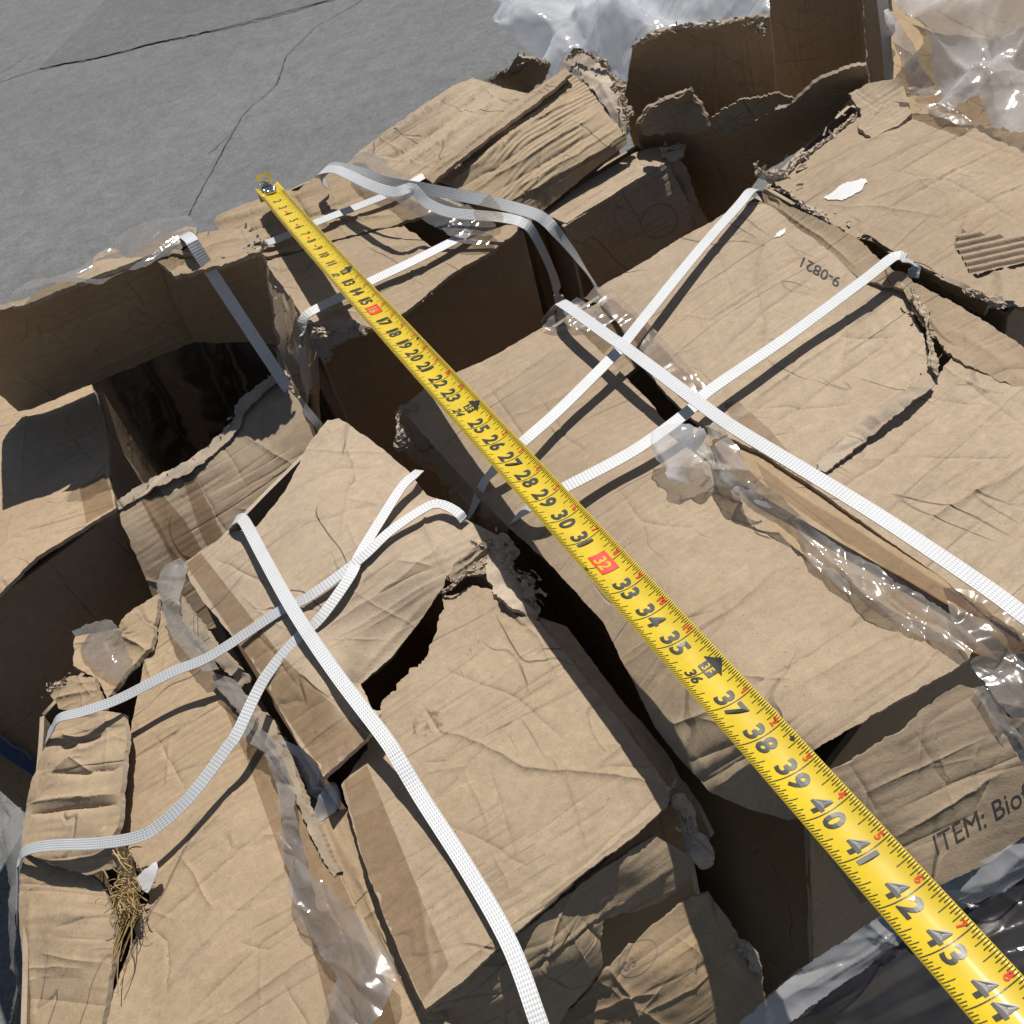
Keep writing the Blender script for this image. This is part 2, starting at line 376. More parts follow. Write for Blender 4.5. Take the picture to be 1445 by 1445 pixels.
SEED = [0]
def sheet(name, parent, outline, ctrl=(), mat='card', torn=1.2, tornmap=None, step=6, flute=(1, -.6), thick=.004,
          noise=(1,1,1), creases=(), nrand=6, flutes=5, cast=True, rim='rim', lam=1e-5, filmy=0.):
    """a piece of board or film: its outline and the heights (cm) of some points of it; the rest follows smoothly"""
    SEED[0] += 1; seed = SEED[0]; step *= .8
    A = [(p[0], p[1], p[2]) for p in list(outline)+list(ctrl) if p[2] is not None]
    P = np.array([(a[0], a[1]) for a in A]); w = np.array([(ray(a[0], a[1])[2])/(a[2]/100-HC) for a in A])
    f = TPS(P, w, lam)
    n = len(outline); bp = []
    acc = 0.
    for i in range(n):
        p = np.array(outline[i][:2], float); q = np.array(outline[(i+1) % n][:2], float)
        L = np.linalg.norm(q-p); k = max(1, int(L/(step*.8))); amp = torn
        if tornmap and i in tornmap: amp = tornmap[i]
        nn = np.array([-(q-p)[1], (q-p)[0]])/max(L, 1e-6)
        for j in range(k):
            t = j/k; s = acc+L*t
            e = min(1, 4*t*(1-t)+.25)
            bp.append(p+(q-p)*t + nn*amp*frac(s/16, seed)*e)
        acc += L
    bp = np.array(bp); nb = len(bp); lo, hi = bp.min(0), bp.max(0)
    r = random.Random(seed); pts = []
    yy = lo[1]; row = 0
    x2 = np.roll(bp[:,0], -1); y2 = np.roll(bp[:,1], -1); G = []
    while yy < hi[1]:
        xx = lo[0] + (row % 2)*step*.5
        while xx < hi[0]:
            G.append((xx+r.uniform(-.22,.22)*step, yy+r.uniform(-.22,.22)*step)); xx += step
        yy += step*.87; row += 1
    G = np.array(G)
    ins = np.zeros(len(G), bool)
    for i in range(nb):
        c = (bp[i,1] > G[:,1]) != (y2[i] > G[:,1])
        if abs(y2[i]-bp[i,1]) < 1e-12: continue
        xi = (x2[i]-bp[i,0])*(G[:,1]-bp[i,1])/(y2[i]-bp[i,1])+bp[i,0]
        ins ^= c & (G[:,0] < xi)
    G = G[ins]
    def inside(Q):
        Q = np.atleast_2d(Q); c = np.zeros(len(Q), bool)
        for i in range(nb):
            if abs(y2[i]-bp[i,1]) < 1e-12: continue
            k = (bp[i,1] > Q[:,1]) != (y2[i] > Q[:,1]); xi = (x2[i]-bp[i,0])*(Q[:,1]-bp[i,1])/(y2[i]-bp[i,1])+bp[i,0]; c ^= k & (Q[:,0] < xi)
        return c
    crz = []; ar = (hi-lo).max()
    fd = np.array(flute, float)/np.linalg.norm(flute); fp = np.array([-fd[1], fd[0]])
    if not filmy:
        for pp, h, wd in creases:          # hand placed creases, roughened
            q = [np.array(p, float) for p in pp]; out = []
            for a, b in zip(q[:-1], q[1:]):
                k = max(1, int(np.linalg.norm(b-a)/16)); nn = np.array([-(b-a)[1], (b-a)[0]])/(np.linalg.norm(b-a)+1e-9)
                for j in range(k): out.append(a+(b-a)*j/k+(nn*r.gauss(0, 1.1) if j else 0))
            crz.append((out+[q[-1]], h*1.1, wd*.62))
        for k in range(int(nrand*1.6)):
            c = np.array([r.uniform(lo[0], hi[0]), r.uniform(lo[1], hi[1])])
            if not inside(c)[0]: continue
            L = min(ar*.3, r.uniform(18, 95)); a = r.uniform(0, math.pi); dv = np.array([math.cos(a), math.sin(a)]); pv = np.array([-dv[1], dv[0]]); out = []; o_ = 0
            for t in np.linspace(-1, 1, max(4, int(L/7))): o_ += r.gauss(0, 1.7); out.append(c+dv*L*t+pv*o_)
            h0 = r.choice((-1, 1, 1))*r.uniform(.5, 1.5); crz.append((out, h0, r.uniform(.8, 1.5)))
        for k in range(int(flutes*.8)):
            c = np.array([r.uniform(lo[0], hi[0]), r.uniform(lo[1], hi[1])]); L = min(ar*.45, r.uniform(40, 150))
            h0 = r.choice((-1, -1, 1))*r.uniform(.5, 1.3); w0 = r.uniform(1.2, 2.4); tl = r.gauss(0, .015)
            out = [c+(fd+fp*tl)*L*t+fp*r.gauss(0, .5) for t in np.linspace(-1, 1, 7)]; crz.append((out, h0, w0))
            if r.random() < .5: crz.append(([p+fp*r.uniform(6, 13) for p in out], h0*r.uniform(.5, 1), w0))
    X = []
    for out, h, wd in crz:
        if wd > 3.: continue
        for a, b in zip(out[:-1], out[1:]):
            L = np.linalg.norm(b-a); nn = np.array([-(b-a)[1], (b-a)[0]])/(L+1e-9); k = max(1, int(L/3.2))
            for j in range(k):
                p = a+(b-a)*j/k
                for of in (-2.6, -1.1, 0, 1.1, 2.6): X.append(p+nn*of)
    if X:
        X = np.array(X); X = X[inside(X)]
    if len(X):
        cell = {}; keep = []
        for i, p in enumerate(X):
            c = (int(p[0]/.9), int(p[1]/.9))
            if c not in cell: cell[c] = 1; keep.append(i)
        X = X[keep]; gc = {(int(p[0]/2.2), int(p[1]/2.2)) for p in X}
        G = np.array([g for g in G if (int(g[0]/2.2), int(g[1]/2.2)) not in gc] + list(X))
    if len(G):
        md = np.full(len(G), 1e9)
        for i in range(0, nb): md = np.minimum(md, np.abs(G-bp[i]).max(1))
        G = G[md > min(step*.5, 1.2)]
    allp = [Vector(p) for p in bp] + [Vector(p) for p in G]
    res = delaunay_2d_cdt(allp, [], [list(range(nb))], 1, 1e-4)
    Q = np.array([(v[0], v[1]) for v in res[0]]); T = np.array([t for t in res[2] if len(t) == 3])
    ww = f(Q); V = np.array([CAM + ray(q[0], q[1])/w_ for q, w_ in zip(Q, ww)])
    c0 = Q.mean(0); e = np.array(flute, float)*20/np.linalg.norm(flute)
    def P3(q):
        return CAM + ray(q[0], q[1])/f([q])[0]
    o3 = P3(c0); U = P3(c0+e)-o3; U /= np.linalg.norm(U)
    Nn = vnormals(V, T).mean(0); Nn /= np.linalg.norm(Nn); Vv = np.cross(Nn, U); Vv /= np.linalg.norm(Vv)
    UV = np.c_[(V-o3)@U, (V-o3)@Vv]
    cr = []
    for pp, h, wd in (creases if filmy else crz):
        cr.append(([np.array([(P3(q)-o3)@U, (P3(q)-o3)@Vv]) for q in pp], h, wd))
    o = finish(name, parent, V, T, UV, MT[mat], MT[rim], thick, seed, noise, cr, nrand if filmy else 0, 0, cast=cast, filmy=filmy, wob=0. if not filmy else 1.)
    return o

def catmull(P, n):
    P = np.asarray(P, float); m = len(P)
    if m == 2: t = np.linspace(0, 1, n)[:,None]; return P[0]+(P[1]-P[0])*t
    E = np.vstack([2*P[0]-P[1], P, 2*P[-1]-P[-2]])
    seg = np.linalg.norm(np.diff(P, axis=0), axis=1); s = np.r_[0, np.cumsum(seg)]; out = []
    for x in np.linspace(0, s[-1], n):
        i = min(max(np.searchsorted(s, x, 'right')-1, 0), m-2); t = (x-s[i])/(seg[i]+1e-12)
        p0, p1, p2, p3 = E[i], E[i+1], E[i+2], E[i+3]
        out.append(.5*((2*p1)+(-p0+p2)*t+(2*p0-5*p1+4*p2-p3)*t*t+(-p0+3*p1-3*p2+p3)*t**3))
    return np.array(out)

def patch(name, parent, rows, mat='card', nu=None, nv=None, res=.005, thick=.004, noise=(1,1,1), nrand=6, flutes=3, ragged=0., cast=True, rim='rim', creases=()):
    """board surface swept through rows of points (x, y, z cm or 3D arrays)"""
    SEED[0] += 1; seed = SEED[0]
    R3 = [np.array([p if isinstance(p, np.ndarray) else at(*p) for p in r]) for r in rows]
    Lu = max(np.linalg.norm(np.diff(r, axis=0), axis=1).sum() for r in R3); nu = nu or max(3, int(Lu/res))
    RR = np.array([catmull(r, nu) for r in R3])
    Lv = np.linalg.norm(np.diff(RR[:, nu//2], axis=0), axis=1).sum(); nv = nv or max(3, int(Lv/res))
    G = np.array([catmull(RR[:, j], nv) for j in range(nu)])          # nu x nv
    if ragged:
        for j in range(nu):
            for s_, k in ((0, 1), (nv-1, nv-2)):
                dv = G[j, s_]-G[j, k]; dv /= np.linalg.norm(dv)+1e-9
                G[j, s_] += dv*ragged*frac(j*.28, seed+s_)
    V = G.reshape(-1, 3); T = []
    for j in range(nu-1):
        for i in range(nv-1):
            a = j*nv+i; T += [(a, a+nv, a+nv+1), (a, a+nv+1, a+1)]
    UV = np.array([(j*Lu/nu, i*Lv/nv) for j in range(nu) for i in range(nv)])
    return finish(name, parent, V, np.array(T), UV, MT[mat], MT[rim], thick, seed, noise, creases, nrand, flutes, cast=cast)

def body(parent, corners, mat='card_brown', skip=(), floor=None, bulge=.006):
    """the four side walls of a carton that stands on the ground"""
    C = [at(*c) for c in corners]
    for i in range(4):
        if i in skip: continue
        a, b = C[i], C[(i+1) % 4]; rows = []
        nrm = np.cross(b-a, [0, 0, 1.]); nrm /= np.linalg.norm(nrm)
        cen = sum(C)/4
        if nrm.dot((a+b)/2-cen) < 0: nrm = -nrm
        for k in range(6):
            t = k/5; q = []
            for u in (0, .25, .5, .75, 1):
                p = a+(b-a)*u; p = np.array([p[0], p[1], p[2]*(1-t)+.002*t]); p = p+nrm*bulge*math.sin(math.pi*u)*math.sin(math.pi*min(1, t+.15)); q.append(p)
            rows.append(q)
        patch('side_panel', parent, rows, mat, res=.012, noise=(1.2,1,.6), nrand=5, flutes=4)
    if floor is not None:
        F = [np.array([c[0], c[1], floor]) for c in C]
        patch('bottom_panel', parent, [[F[0], F[1]], [F[3], F[2]]], mat, res=.03, thick=.004)

def flakes(name, parent, places, mat='torn', seed=1):
    """torn paper shreds; places = (3D point, size m, count, spread m, direction)"""
    r = random.Random(seed); V = []; F = []; UV = []
    for p, size, cnt, spread, dr in places:
        size *= .6; cnt = cnt if r.random() < .75 else 0; spread *= .9; dr = np.array(dr)*.5
        for k in range(int(cnt+r.random())):
            c = p+np.array([r.gauss(0, spread), r.gauss(0, spread), r.gauss(0, spread*.6)])
            d = np.array(dr)+np.array([r.gauss(0, .55), r.gauss(0, .55), r.gauss(0, .45)]); d /= np.linalg.norm(d)
            s = np.cross(d, [r.gauss(0,1), r.gauss(0,1), r.gauss(0,1)]); s /= np.linalg.norm(s)+1e-9; nn = np.cross(d, s)
            L = size*r.uniform(.5, 1.5); w = size*r.uniform(.3, 1.); b = len(V); m = r.randint(3, 5); bend = r.uniform(-.7, .7)
            for i in range(m+1):
                t = i/m; ww = w*(1-.5*t)*r.uniform(.6, 1.2)
                q = c+d*L*(t-.3)+nn*bend*L*t*t
                for sg in (-1, 0, 1):
                    V.append(q+s*sg*ww*.5*r.uniform(.7,1.2)+nn*(abs(sg)*r.uniform(-.2, .3))*w); UV.append((q[0]+sg*ww*.5, q[1]+q[2]))
            for i in range(m):
                for j in range(2):
                    a = b+i*3+j; F.append((a, a+1, a+4, a+3))
    return raw(name, V, F, MT[mat], parent, UV, smooth=False, cast=False)

def edge_places(pts, size, per_cm=1., cnt=1, spread=.002, dr=(0,0,1), zoff=0.):
    """spots for shreds along a torn edge given as photograph points with heights"""
    P = [at(*p) for p in pts]; L = sum(np.linalg.norm(P[i+1]-P[i]) for i in range(len(P)-1)); n = max(2, int(L*100*per_cm))
    out = []
    for i, q in enumerate(np.linspace(0, 1, n)):
        s = q*(len(P)-1); k = min(int(s), len(P)-2); p = P[k]+(P[k+1]-P[k])*(s-k)
        out.append((p+np.array([0, 0, zoff]), size, cnt, spread, dr))
    return out

def fray(name, parent, pts, width, lift=.0, mat='torn', seed=1, rough=1.):
    """crumpled lip of torn paper along an edge"""
    P = catmull([at(*p) if not isinstance(p, np.ndarray) else p for p in pts], 300); L = np.linalg.norm(np.diff(P, axis=0), axis=1).sum()
    n = max(8, int(L/.0016)); P = P[np.linspace(0, 299, n).astype(int)]; Tn = np.gradient(P, axis=0); Tn /= np.linalg.norm(Tn, axis=1)[:,None]+1e-12
    V = []; F = []; UV = []; m = 6; s = 0.
    for i in range(n):
        tc = CAM-P[i]; tc /= np.linalg.norm(tc); W = np.cross(Tn[i], tc); W /= np.linalg.norm(W); N = np.cross(W, Tn[i])
        if i: s += np.linalg.norm(P[i]-P[i-1])
        e = min(1., 8*(i/(n-1))*(1-i/(n-1))+.15); wl = width*e*max(.08, .5+1.25*mnoise.noise((s*26, seed*3.7, 0))+.5*mnoise.noise((s*80, seed*1.7, 5))); P[i] = P[i]+W*width*.45*mnoise.noise((s*38, seed*2.9, 8))
        for k in range(m):
            u = k/(m-1)-.5; q = P[i]+W*u*wl+N*(lift*.5+wl*.22*(1-4*u*u))
            q = q+(N*mnoise.noise((s*230, u*7, seed))+W*.7*mnoise.noise((s*190, u*6, seed+30))+Tn[i]*.6*mnoise.noise((s*160, u*5, seed+60)))*width*.38*rough
            V.append(q); UV.append((s, u*width))
        if i:
            a = (i-1)*m
            for k in range(m-1): F.append((a+k, a+k+1, a+m+k+1, a+m+k))
    return raw(name, V, F, MT[mat], parent, UV, smooth=False, cast=False)

def rp(p):
    """ribbon point: height number, or 'h' string = that many cm over whatever lies there"""
    if isinstance(p, np.ndarray): return p
    if isinstance(p[2], str):
        h = hit(p[0], p[1]); z = h[0][2]*100+float(p[2]) if h else 62
        return at(p[0], p[1], z)
    return at(*p)
def ribbon(name, parent, pts, width, mat='strap', thick=.0009, hint=(0,0,1), camw=.35, step=.004, rolls=None, cast=False, cross=3, sag=0., jit=0.):
    P = catmull([rp(p) for p in pts], 400)
    L = np.linalg.norm(np.diff(P, axis=0), axis=1).sum(); n = max(4, int(L/step)); P = P[np.linspace(0, 399, n).astype(int)]
    Tn = np.gradient(P, axis=0); Tn /= np.linalg.norm(Tn, axis=1)[:,None]+1e-12
    V = []; F = []; UV = []; s = 0
    prevN = None; SEED[0] += 1
    for i in range(n):
        h = np.array(hint, float); tc = CAM-P[i]; h = h+camw*tc/np.linalg.norm(tc); t = Tn[i]
        W = np.cross(t, h); W /= np.linalg.norm(W)+1e-9; N = np.cross(W, t)
        if rolls is not None:
            a = math.radians(np.interp(i/(n-1), [q[0] for q in rolls], [q[1] for q in rolls])); W, N = W*math.cos(a)+N*math.sin(a), N*math.cos(a)-W*math.sin(a)
        if i: s += np.linalg.norm(P[i]-P[i-1])
        jj = jit*mnoise.noise((s*30, SEED[0]*3.3, 0))
        for k in range(cross):
            u = (k/(cross-1)-.5)
            V.append(P[i]+W*u*width+N*(thick*.5 - .0006*(1-4*u*u)*0 + jj)); UV.append((s, u*width))
        for k in range(cross):
            u = (k/(cross-1)-.5); V.append(P[i]+W*u*width-N*thick*.5+N*jj); UV.append((s, u*width))
    c2 = 2*cross
    for i in range(n-1):
        a = i*c2; b = a+c2
        for k in range(cross-1):
            F.append((a+k, a+k+1, b+k+1, b+k)); F.append((a+cross+k+1, a+cross+k, b+cross+k, b+cross+k+1))
        F.append((a, b, b+cross, a+cross)); F.append((a+cross-1, a+c2-1, b+c2-1, b+cross-1))
    F.append(tuple(range(cross))+tuple(range(c2-1, cross-1, -1))); e = (n-1)*c2; F.append(tuple(e+i for i in list(range(cross-1, -1, -1))+list(range(cross, c2))))
    V = np.array(V); 
    o = raw(name, V, F, MT[mat], parent, UV, smooth=False, cast=cast); return o

def lay(name, parent, outline, mat, off=.0007, step=4, only=None, torn=0., noise_h=0., flute=(1,-.6)):
    """thin film or print lying on whatever board is under it"""
    SEED[0] += 1; seed = SEED[0]
    bp = []; n = len(outline); acc = 0
    for i in range(n):
        p = np.array(outline[i], float); q = np.array(outline[(i+1) % n], float); L = np.linalg.norm(q-p); k = max(1, int(L/step)); nn = np.array([-(q-p)[1], (q-p)[0]])/max(L, 1e-6)
        for j in range(k): bp.append(p+(q-p)*j/k+nn*torn*frac((acc+L*j/k)/10, seed))
        acc += L
    bp = np.array(bp); lo, hi = bp.min(0), bp.max(0); G = []
    nb = len(bp); x2 = np.roll(bp[:,0], -1); y2 = np.roll(bp[:,1], -1)
    for yy in np.arange(lo[1]+step/2, hi[1], step):
        for xx in np.arange(lo[0]+step/2, hi[0], step):
            c = ((bp[:,1] > yy) != (y2 > yy)); 
            with np.errstate(all='ignore'): xi = (x2-bp[:,0])*(yy-bp[:,1])/(y2-bp[:,1])+bp[:,0]
            if (c & (xx < xi)).sum() % 2 and np.abs(bp-[xx, yy]).max(1).min() > step*.45: G.append((xx, yy))
    res = delaunay_2d_cdt([Vector(p) for p in bp]+[Vector(p) for p in G], [], [list(range(nb))], 1, 1e-4)
    return lay_mesh(name, parent, [(v[0], v[1]) for v in res[0]], [t for t in res[2]], mat, off, only, noise_h, flute)
def lay_mesh(name, parent, Q, F, mat, off, only=None, noise_h=0., flute=(1,-.6)):
    V = []; UV = []; ok = []; last = None
    if parent is not None and only and len(only) == 1: parent = only[0]
    e = np.array(flute)/np.linalg.norm(flute)
    for x, y in Q:
        h = hit(x, y, only)
        if h is None: ok.append(False); V.append(np.zeros(3)); UV.append((0, 0)); continue
        ok.append(True); o = off + noise_h*(.5+.5*mnoise.noise((x*.045, y*.045, SEED[0]*1.7)))
        V.append(h[0]+h[1]*o)
        UV.append(((x*e[0]+y*e[1])*.0006, (-x*e[1]+y*e[0])*.0006))
    F = [f for f in F if all(ok[i] for i in f)]
    V = np.array(V); good = [f for f in F if max(np.linalg.norm(V[f[i]]-V[f[i-1]]) for i in range(len(f))) < .04]
    used = sorted({i for f in good for i in f}); mp = {v: i for i, v in enumerate(used)}
    return raw(name, V[used], [tuple(mp[i] for i in f) for f in good], MT[mat], parent, np.array(UV)[used], cast=False)

def refine(Q, F, mx):
    """split flat faces until no edge is longer than mx"""
    Q = [tuple(q) for q in Q]; T = []
    for f in F:
        for i in range(1, len(f)-1): T.append((f[0], f[i], f[i+1]))
    out = []; mid = {}
    def m(a, b):
        k = (min(a, b), max(a, b))
        if k not in mid: mid[k] = len(Q); Q.append(((Q[a][0]+Q[b][0])/2, (Q[a][1]+Q[b][1])/2))
        return mid[k]
    st = T
    while st:
        t = st.pop(); e = [math.dist(Q[t[i]], Q[t[(i+1) % 3]]) for i in range(3)]; k = e.index(max(e))
        if e[k] <= mx: out.append(t); continue
        a, b, c = t[k], t[(k+1) % 3], t[(k+2) % 3]; q = m(a, b); st += [(a, q, c), (q, b, c)]
    return Q, out
def text_mesh(s, offset=.0, res=2):
    c = bpy.data.curves.new('t', 'FONT'); c.body = s; c.size = 1; c.resolution_u = res; c.offset = offset; c.fill_mode = 'FRONT'
    o = bpy.data.objects.new('t', c); COL.objects.link(o)
    bpy.context.view_layer.update()
    dg = bpy.context.evaluated_depsgraph_get(); me = o.evaluated_get(dg).to_mesh()
    V = np.array([v.co[:2] for v in me.vertices]); me.calc_loop_triangles(); F = [tuple(t.vertices) for t in me.loop_triangles]
    o.evaluated_get(dg).to_mesh_clear(); bpy.data.objects.remove(o); bpy.data.curves.remove(c)
    return V, F
# ================================================================== the pavement
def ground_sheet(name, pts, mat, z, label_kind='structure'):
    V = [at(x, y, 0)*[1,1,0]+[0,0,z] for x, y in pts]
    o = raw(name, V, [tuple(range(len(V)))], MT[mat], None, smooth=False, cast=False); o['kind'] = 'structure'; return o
V = [(-60, -40, 0), (60, -40, 0), (60, 90, 0), (-60, 90, 0)]
o = raw('ground', V, [(0, 1, 2, 3)], MT['asphalt'], None, smooth=False, cast=False); o['kind'] = 'structure'
ground_sheet('darker_pavement', [(56,97),(105,47),(152,-2),(200,-60),(700,-60),(474,-2),(380,24),(300,44),(221,61),(140,82)], 'asphalt_dark', .004)  # area of darker asphalt tone laid just above the ground
def crack(pts, w, seed):
    P = []
    for i in range(len(pts)-1):
        a, b = np.array(pts[i], float), np.array(pts[i+1], float); k = max(2, int(np.linalg.norm(b-a)/5))
        for j in range(k):
            q = a+(b-a)*j/k; q = q+np.array([frac(q[1]/25, seed), frac(q[0]/25, seed+3)])*1.6; P.append(at(q[0], q[1], 0))
    V = []; F = []
    for i, p in enumerate(P):
        t = P[min(i+1, len(P)-1)]-P[max(i-1, 0)]; n = np.array([-t[1], t[0], 0]); n /= np.linalg.norm(n)+1e-9
        ww = w*(.55+.6*abs(frac(i*.4, seed+8))); V += [p+n*ww+[0,0,.0058], p-n*ww+[0,0,.0058]]
        if i: F.append((2*i-2, 2*i-1, 2*i+1, 2*i))
    o = raw('pavement_crack', V, F, MT['crack'], None, smooth=False, cast=False); o['kind'] = 'structure'
crack([(-30,123),(0,116),(56,98),(140,82),(221,61),(300,45),(380,25),(474,-1),(560,-30)], .0045, 1)
crack([(520,-5),(445,38),(405,80),(390,120),(345,160),(328,190),(300,240),(262,310)], .0024, 2)
crack([(330,186),(312,200),(290,222)], .0018, 5)
crack([(0,103),(20,92),(45,70)], .002, 7)

def carton(label, x, y, group=None):
    p = at(x, y, 60); return empty('carton', (p[0], p[1], 0), label, 'carton')
def upr(x, y, b): return (x, y, plumb(x, y, at(*b)))

# ================================================================== big right carton under the tape measure
B6 = carton('large taped carton with two straps crossing its top, tape measure above its left edge', 1000, 620)
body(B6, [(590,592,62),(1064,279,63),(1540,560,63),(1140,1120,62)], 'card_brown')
b6l = sheet('left_flap', B6, [(566,576,66),(600,548,67),(700,500,67.5),(765,462,67.3),(812,460,67.3),(880,528,67.2),(912,560,67),(962,622,67),(1046,694,67.5),
    (1110,765,68),(1200,830,68.3),(1290,880,68.5),(1374,915,68.6),(1366,932,68.5),(1330,955,68.5),(1270,988,68.5),(1200,1028,68.5),(1140,1063,68.3),
    (1146,1150,64),(1112,1158,62.5),(1060,1143,63),(1000,1116,63.5),(960,1070,64),(925,1025,64.3),(887,950,65),(850,878,65.4),(780,800,65.5),(715,742,65.5),(640,660,65.5)],
    [(840,640,67.6),(1000,800,68),(1100,900,68.4),(950,860,68),(1050,980,68.4)], torn=1.5, tornmap={12:1.5,13:2,14:2.,15:2,16:2}, step=5,
    creases=[([(1055,973),(1130,930),(1228,871)],-1.6,2.2),([(830,740),(900,690),(952,655)],-1.2,2),([(955,905),(1040,855),(1100,800)],1.2,2.5),
             ([(1100,985),(1200,930),(1290,880)],1.4,4),([(760,560),(800,620),(830,640)],-1,2),([(690,545),(735,610),(745,660)],-1.2,2),([(640,590),(760,510),(800,480)],1.6,3),
             ([(1000,905),(1025,870),(1020,850)],-1.2,1.5),([(940,880),(1000,864),(1010,862)],-1,1.5),([(870,690),(905,735),(980,745)],-1.1,2), ([(700,600),(850,530),(868,532)],1.4,4),
             ([(905,975),(1000,1090)],1.5,6),([(935,1030),(1010,1000)],1.8,4),([(975,1075),(1040,1050)],-2,4),([(1010,1110),(1060,1075)],2.,4)], nrand=14, flutes=12, noise=(1.1,1,1))
b6r = sheet('right_flap', B6, [(842,408,67.5),(905,372,67.5),(960,338,67.5),(1050,287,67.5),(1075,286,67.3),(1130,315,67),(1230,370,67),(1268,400,66.5),(1288,440,66),(1310,500,66.2),(1316,535,66.5),
    (1345,505,66.8),(1440,500,67),(1560,575,67),(1500,940,66.5),(1450,905,67.2),(1390,868,67.4),(1330,815,67.3),(1235,750,67.2),(1150,690,67.1),(1075,640,67),(978,592,67),(940,556,67),(905,512,67.1),(872,455,67.3)],
    [(1200,560,67.3),(1300,680,67.5),(1100,450,67.3)], torn=1.3, tornmap={8:5,9:6,10:3,11:3}, step=5,
    creases=[([(1000,455),(1068,409),(1090,395)],-1.8,2.2),([(1000,515),(1075,445),(1165,375)],-1.6,2.6),([(1083,320),(1065,400),(1075,440),(1080,500)],-1.4,1.6),([(1100,335),(1150,385),(1195,402)],-1.6,2),
             ([(1145,652),(1230,590),(1312,520)],3.2,5),([(1180,690),(1240,655),(1330,580)],-2.,2.5),([(1295,745),(1350,710),(1445,658)],2.2,5),([(1040,580),(1180,480),(1260,410)],1.5,4),([(1090,600),(1200,520),(1270,470)],-1.6,3),
             ([(1290,555),(1400,576)],-1,2),([(1214,620),(1218,680)],-.9,2),([(1300,645),(1430,648)],-.9,1.6),([(1343,520),(1390,560),(1450,605)],-1.5,3),([(1055,575),(1150,575),(1200,570)],-1,1.6)], nrand=16, flutes=12)
# folded rim along the far right side
sheet('side_flap', B6, [(1075,272,67.8),(1140,302,68),(1205,333,68),(1250,372,67.8),(1300,402,67.5),(1350,430,67.4),(1400,460,67.5),(1470,505,67.5),(1500,560,67.),(1430,545,67.2),(1345,505,67),
    (1310,470,66.6),(1290,440,66.8),(1275,408,67.),(1215,395,67),(1140,335,66.9),(1078,292,67)], torn=2.2, tornmap={8:1,9:5,10:7,11:6,12:4,2:3,3:4}, step=5, creases=[([(1090,290),(1160,335),(1210,380)],1.8,4),([(1330,460),(1400,500),(1445,540)],2,5)], nrand=8)
sheet('torn_edge', B6, [(1150,653,67.8),(1185,622,68),(1230,588,68.1),(1290,541,68),(1310,522,67.8),(1322,534,67.7),(1292,562,67.9),(1242,605,68),(1196,640,67.9),(1166,664,67.7)], mat='torn', filmy=.8, torn=3.5, step=3, noise=(1.5,3,3), nrand=14, thick=.0015)
flakes('torn_edge', B6, edge_places([(1283,405,68),(1300,440,67),(1312,480,67),(1318,530,67)], .008, 1.6, 2, .003, (.3,-.3,1))+edge_places([(1150,655,67.3),(1230,600,67.6),(1300,530,67.6)], .005, 1, 1, .002, (.4,.2,.6)), 'torn', 3)
b6s = sheet('seam_panel', B6, [(978,606,66.4),(1000,582,66.6),(1075,632,66.7),(1150,682,66.8),(1235,742,66.9),(1330,807,67),(1390,862,67.1),(1460,905,66.9),(1420,935,67),(1374,922,67.6),(1290,888,67.7),(1200,838,67.6),(1110,773,67.3),(1040,708,66.8),(985,655,66.2)], mat='card_warm', torn=1, step=5, flute=(1,.75), nrand=6, noise=(1.2,1,1))
sheet('seam_panel', B6, [(795,452,66.2),(850,424,66.6),(890,462,66.4),(915,498,66),(892,522,65.8),(868,540,65.6),(806,468,66)], mat='card_grey', torn=1, step=5, nrand=4)
# crushed left wall in the sun
sheet('side_panel', B6, [(562,575,66.3),(585,578,66.5),(640,655,65),(720,745,65),(705,775,60),(680,765,59.5),(655,735,60.5),(615,670,61.5),(575,640,62),(563,600,63.5)], [(610,640,63.5)], mat='card_grey', torn=3.5, step=4,
    noise=(2,2.5,2), creases=[([(568,640),(620,655)],2.5,3),([(590,610),(640,660)],-2,3),([(640,690),(690,735)],2.2,3)], nrand=8)
flakes('torn_edge', B6, edge_places([(566,582,66.5),(562,600,66),(570,625,66)], .006, 2, 2, .002, (-.5,0,.6)), 'torn', 4)
# sloping printed front wall
b6f = sheet('front_panel', B6, [(1150,1180,63.6),(1150,1112,66.6),(1171,1087,67),(1200,1077,67),(1235,1052,67.2),(1274,1032,67.4),(1300,1005,67.5),(1322,985,67.6),(1355,966,67.6),(1380,972,67.5),(1432,1060,66),(1480,1150,64),(1400,1215,62),(1300,1260,62),(1284,1240,62.5),(1215,1275,59.5)],
    [(1340,1090,65.3),(1220,1160,64.6)], mat='card_grey', torn=2., tornmap={3:3.5,4:3.5,5:3.5,6:3.5}, step=5, flute=(1,-.45),
    creases=[([(1265,1180),(1330,1140),(1420,1085)],2.2,4),([(1200,1080),(1240,1150)],-1.2,3),([(1290,1030),(1340,1120)],-1.,3),([(1380,1050),(1375,1100)],1.2,2)], nrand=10, flutes=5)
sheet('corner_panel', B6, [(1392,965,67.),(1425,930,67.5),(1480,905,67.3),(1540,960,66.5),(1520,1130,62),(1470,1100,63.5),(1430,1035,65)], mat='card_grey', step=5, torn=1, creases=[([(1400,990),(1445,1000)],2,3),([(1420,940),(1435,1040)],1.8,3)], nrand=8, noise=(2,2,1))
CAST6 = [b6l, b6r]

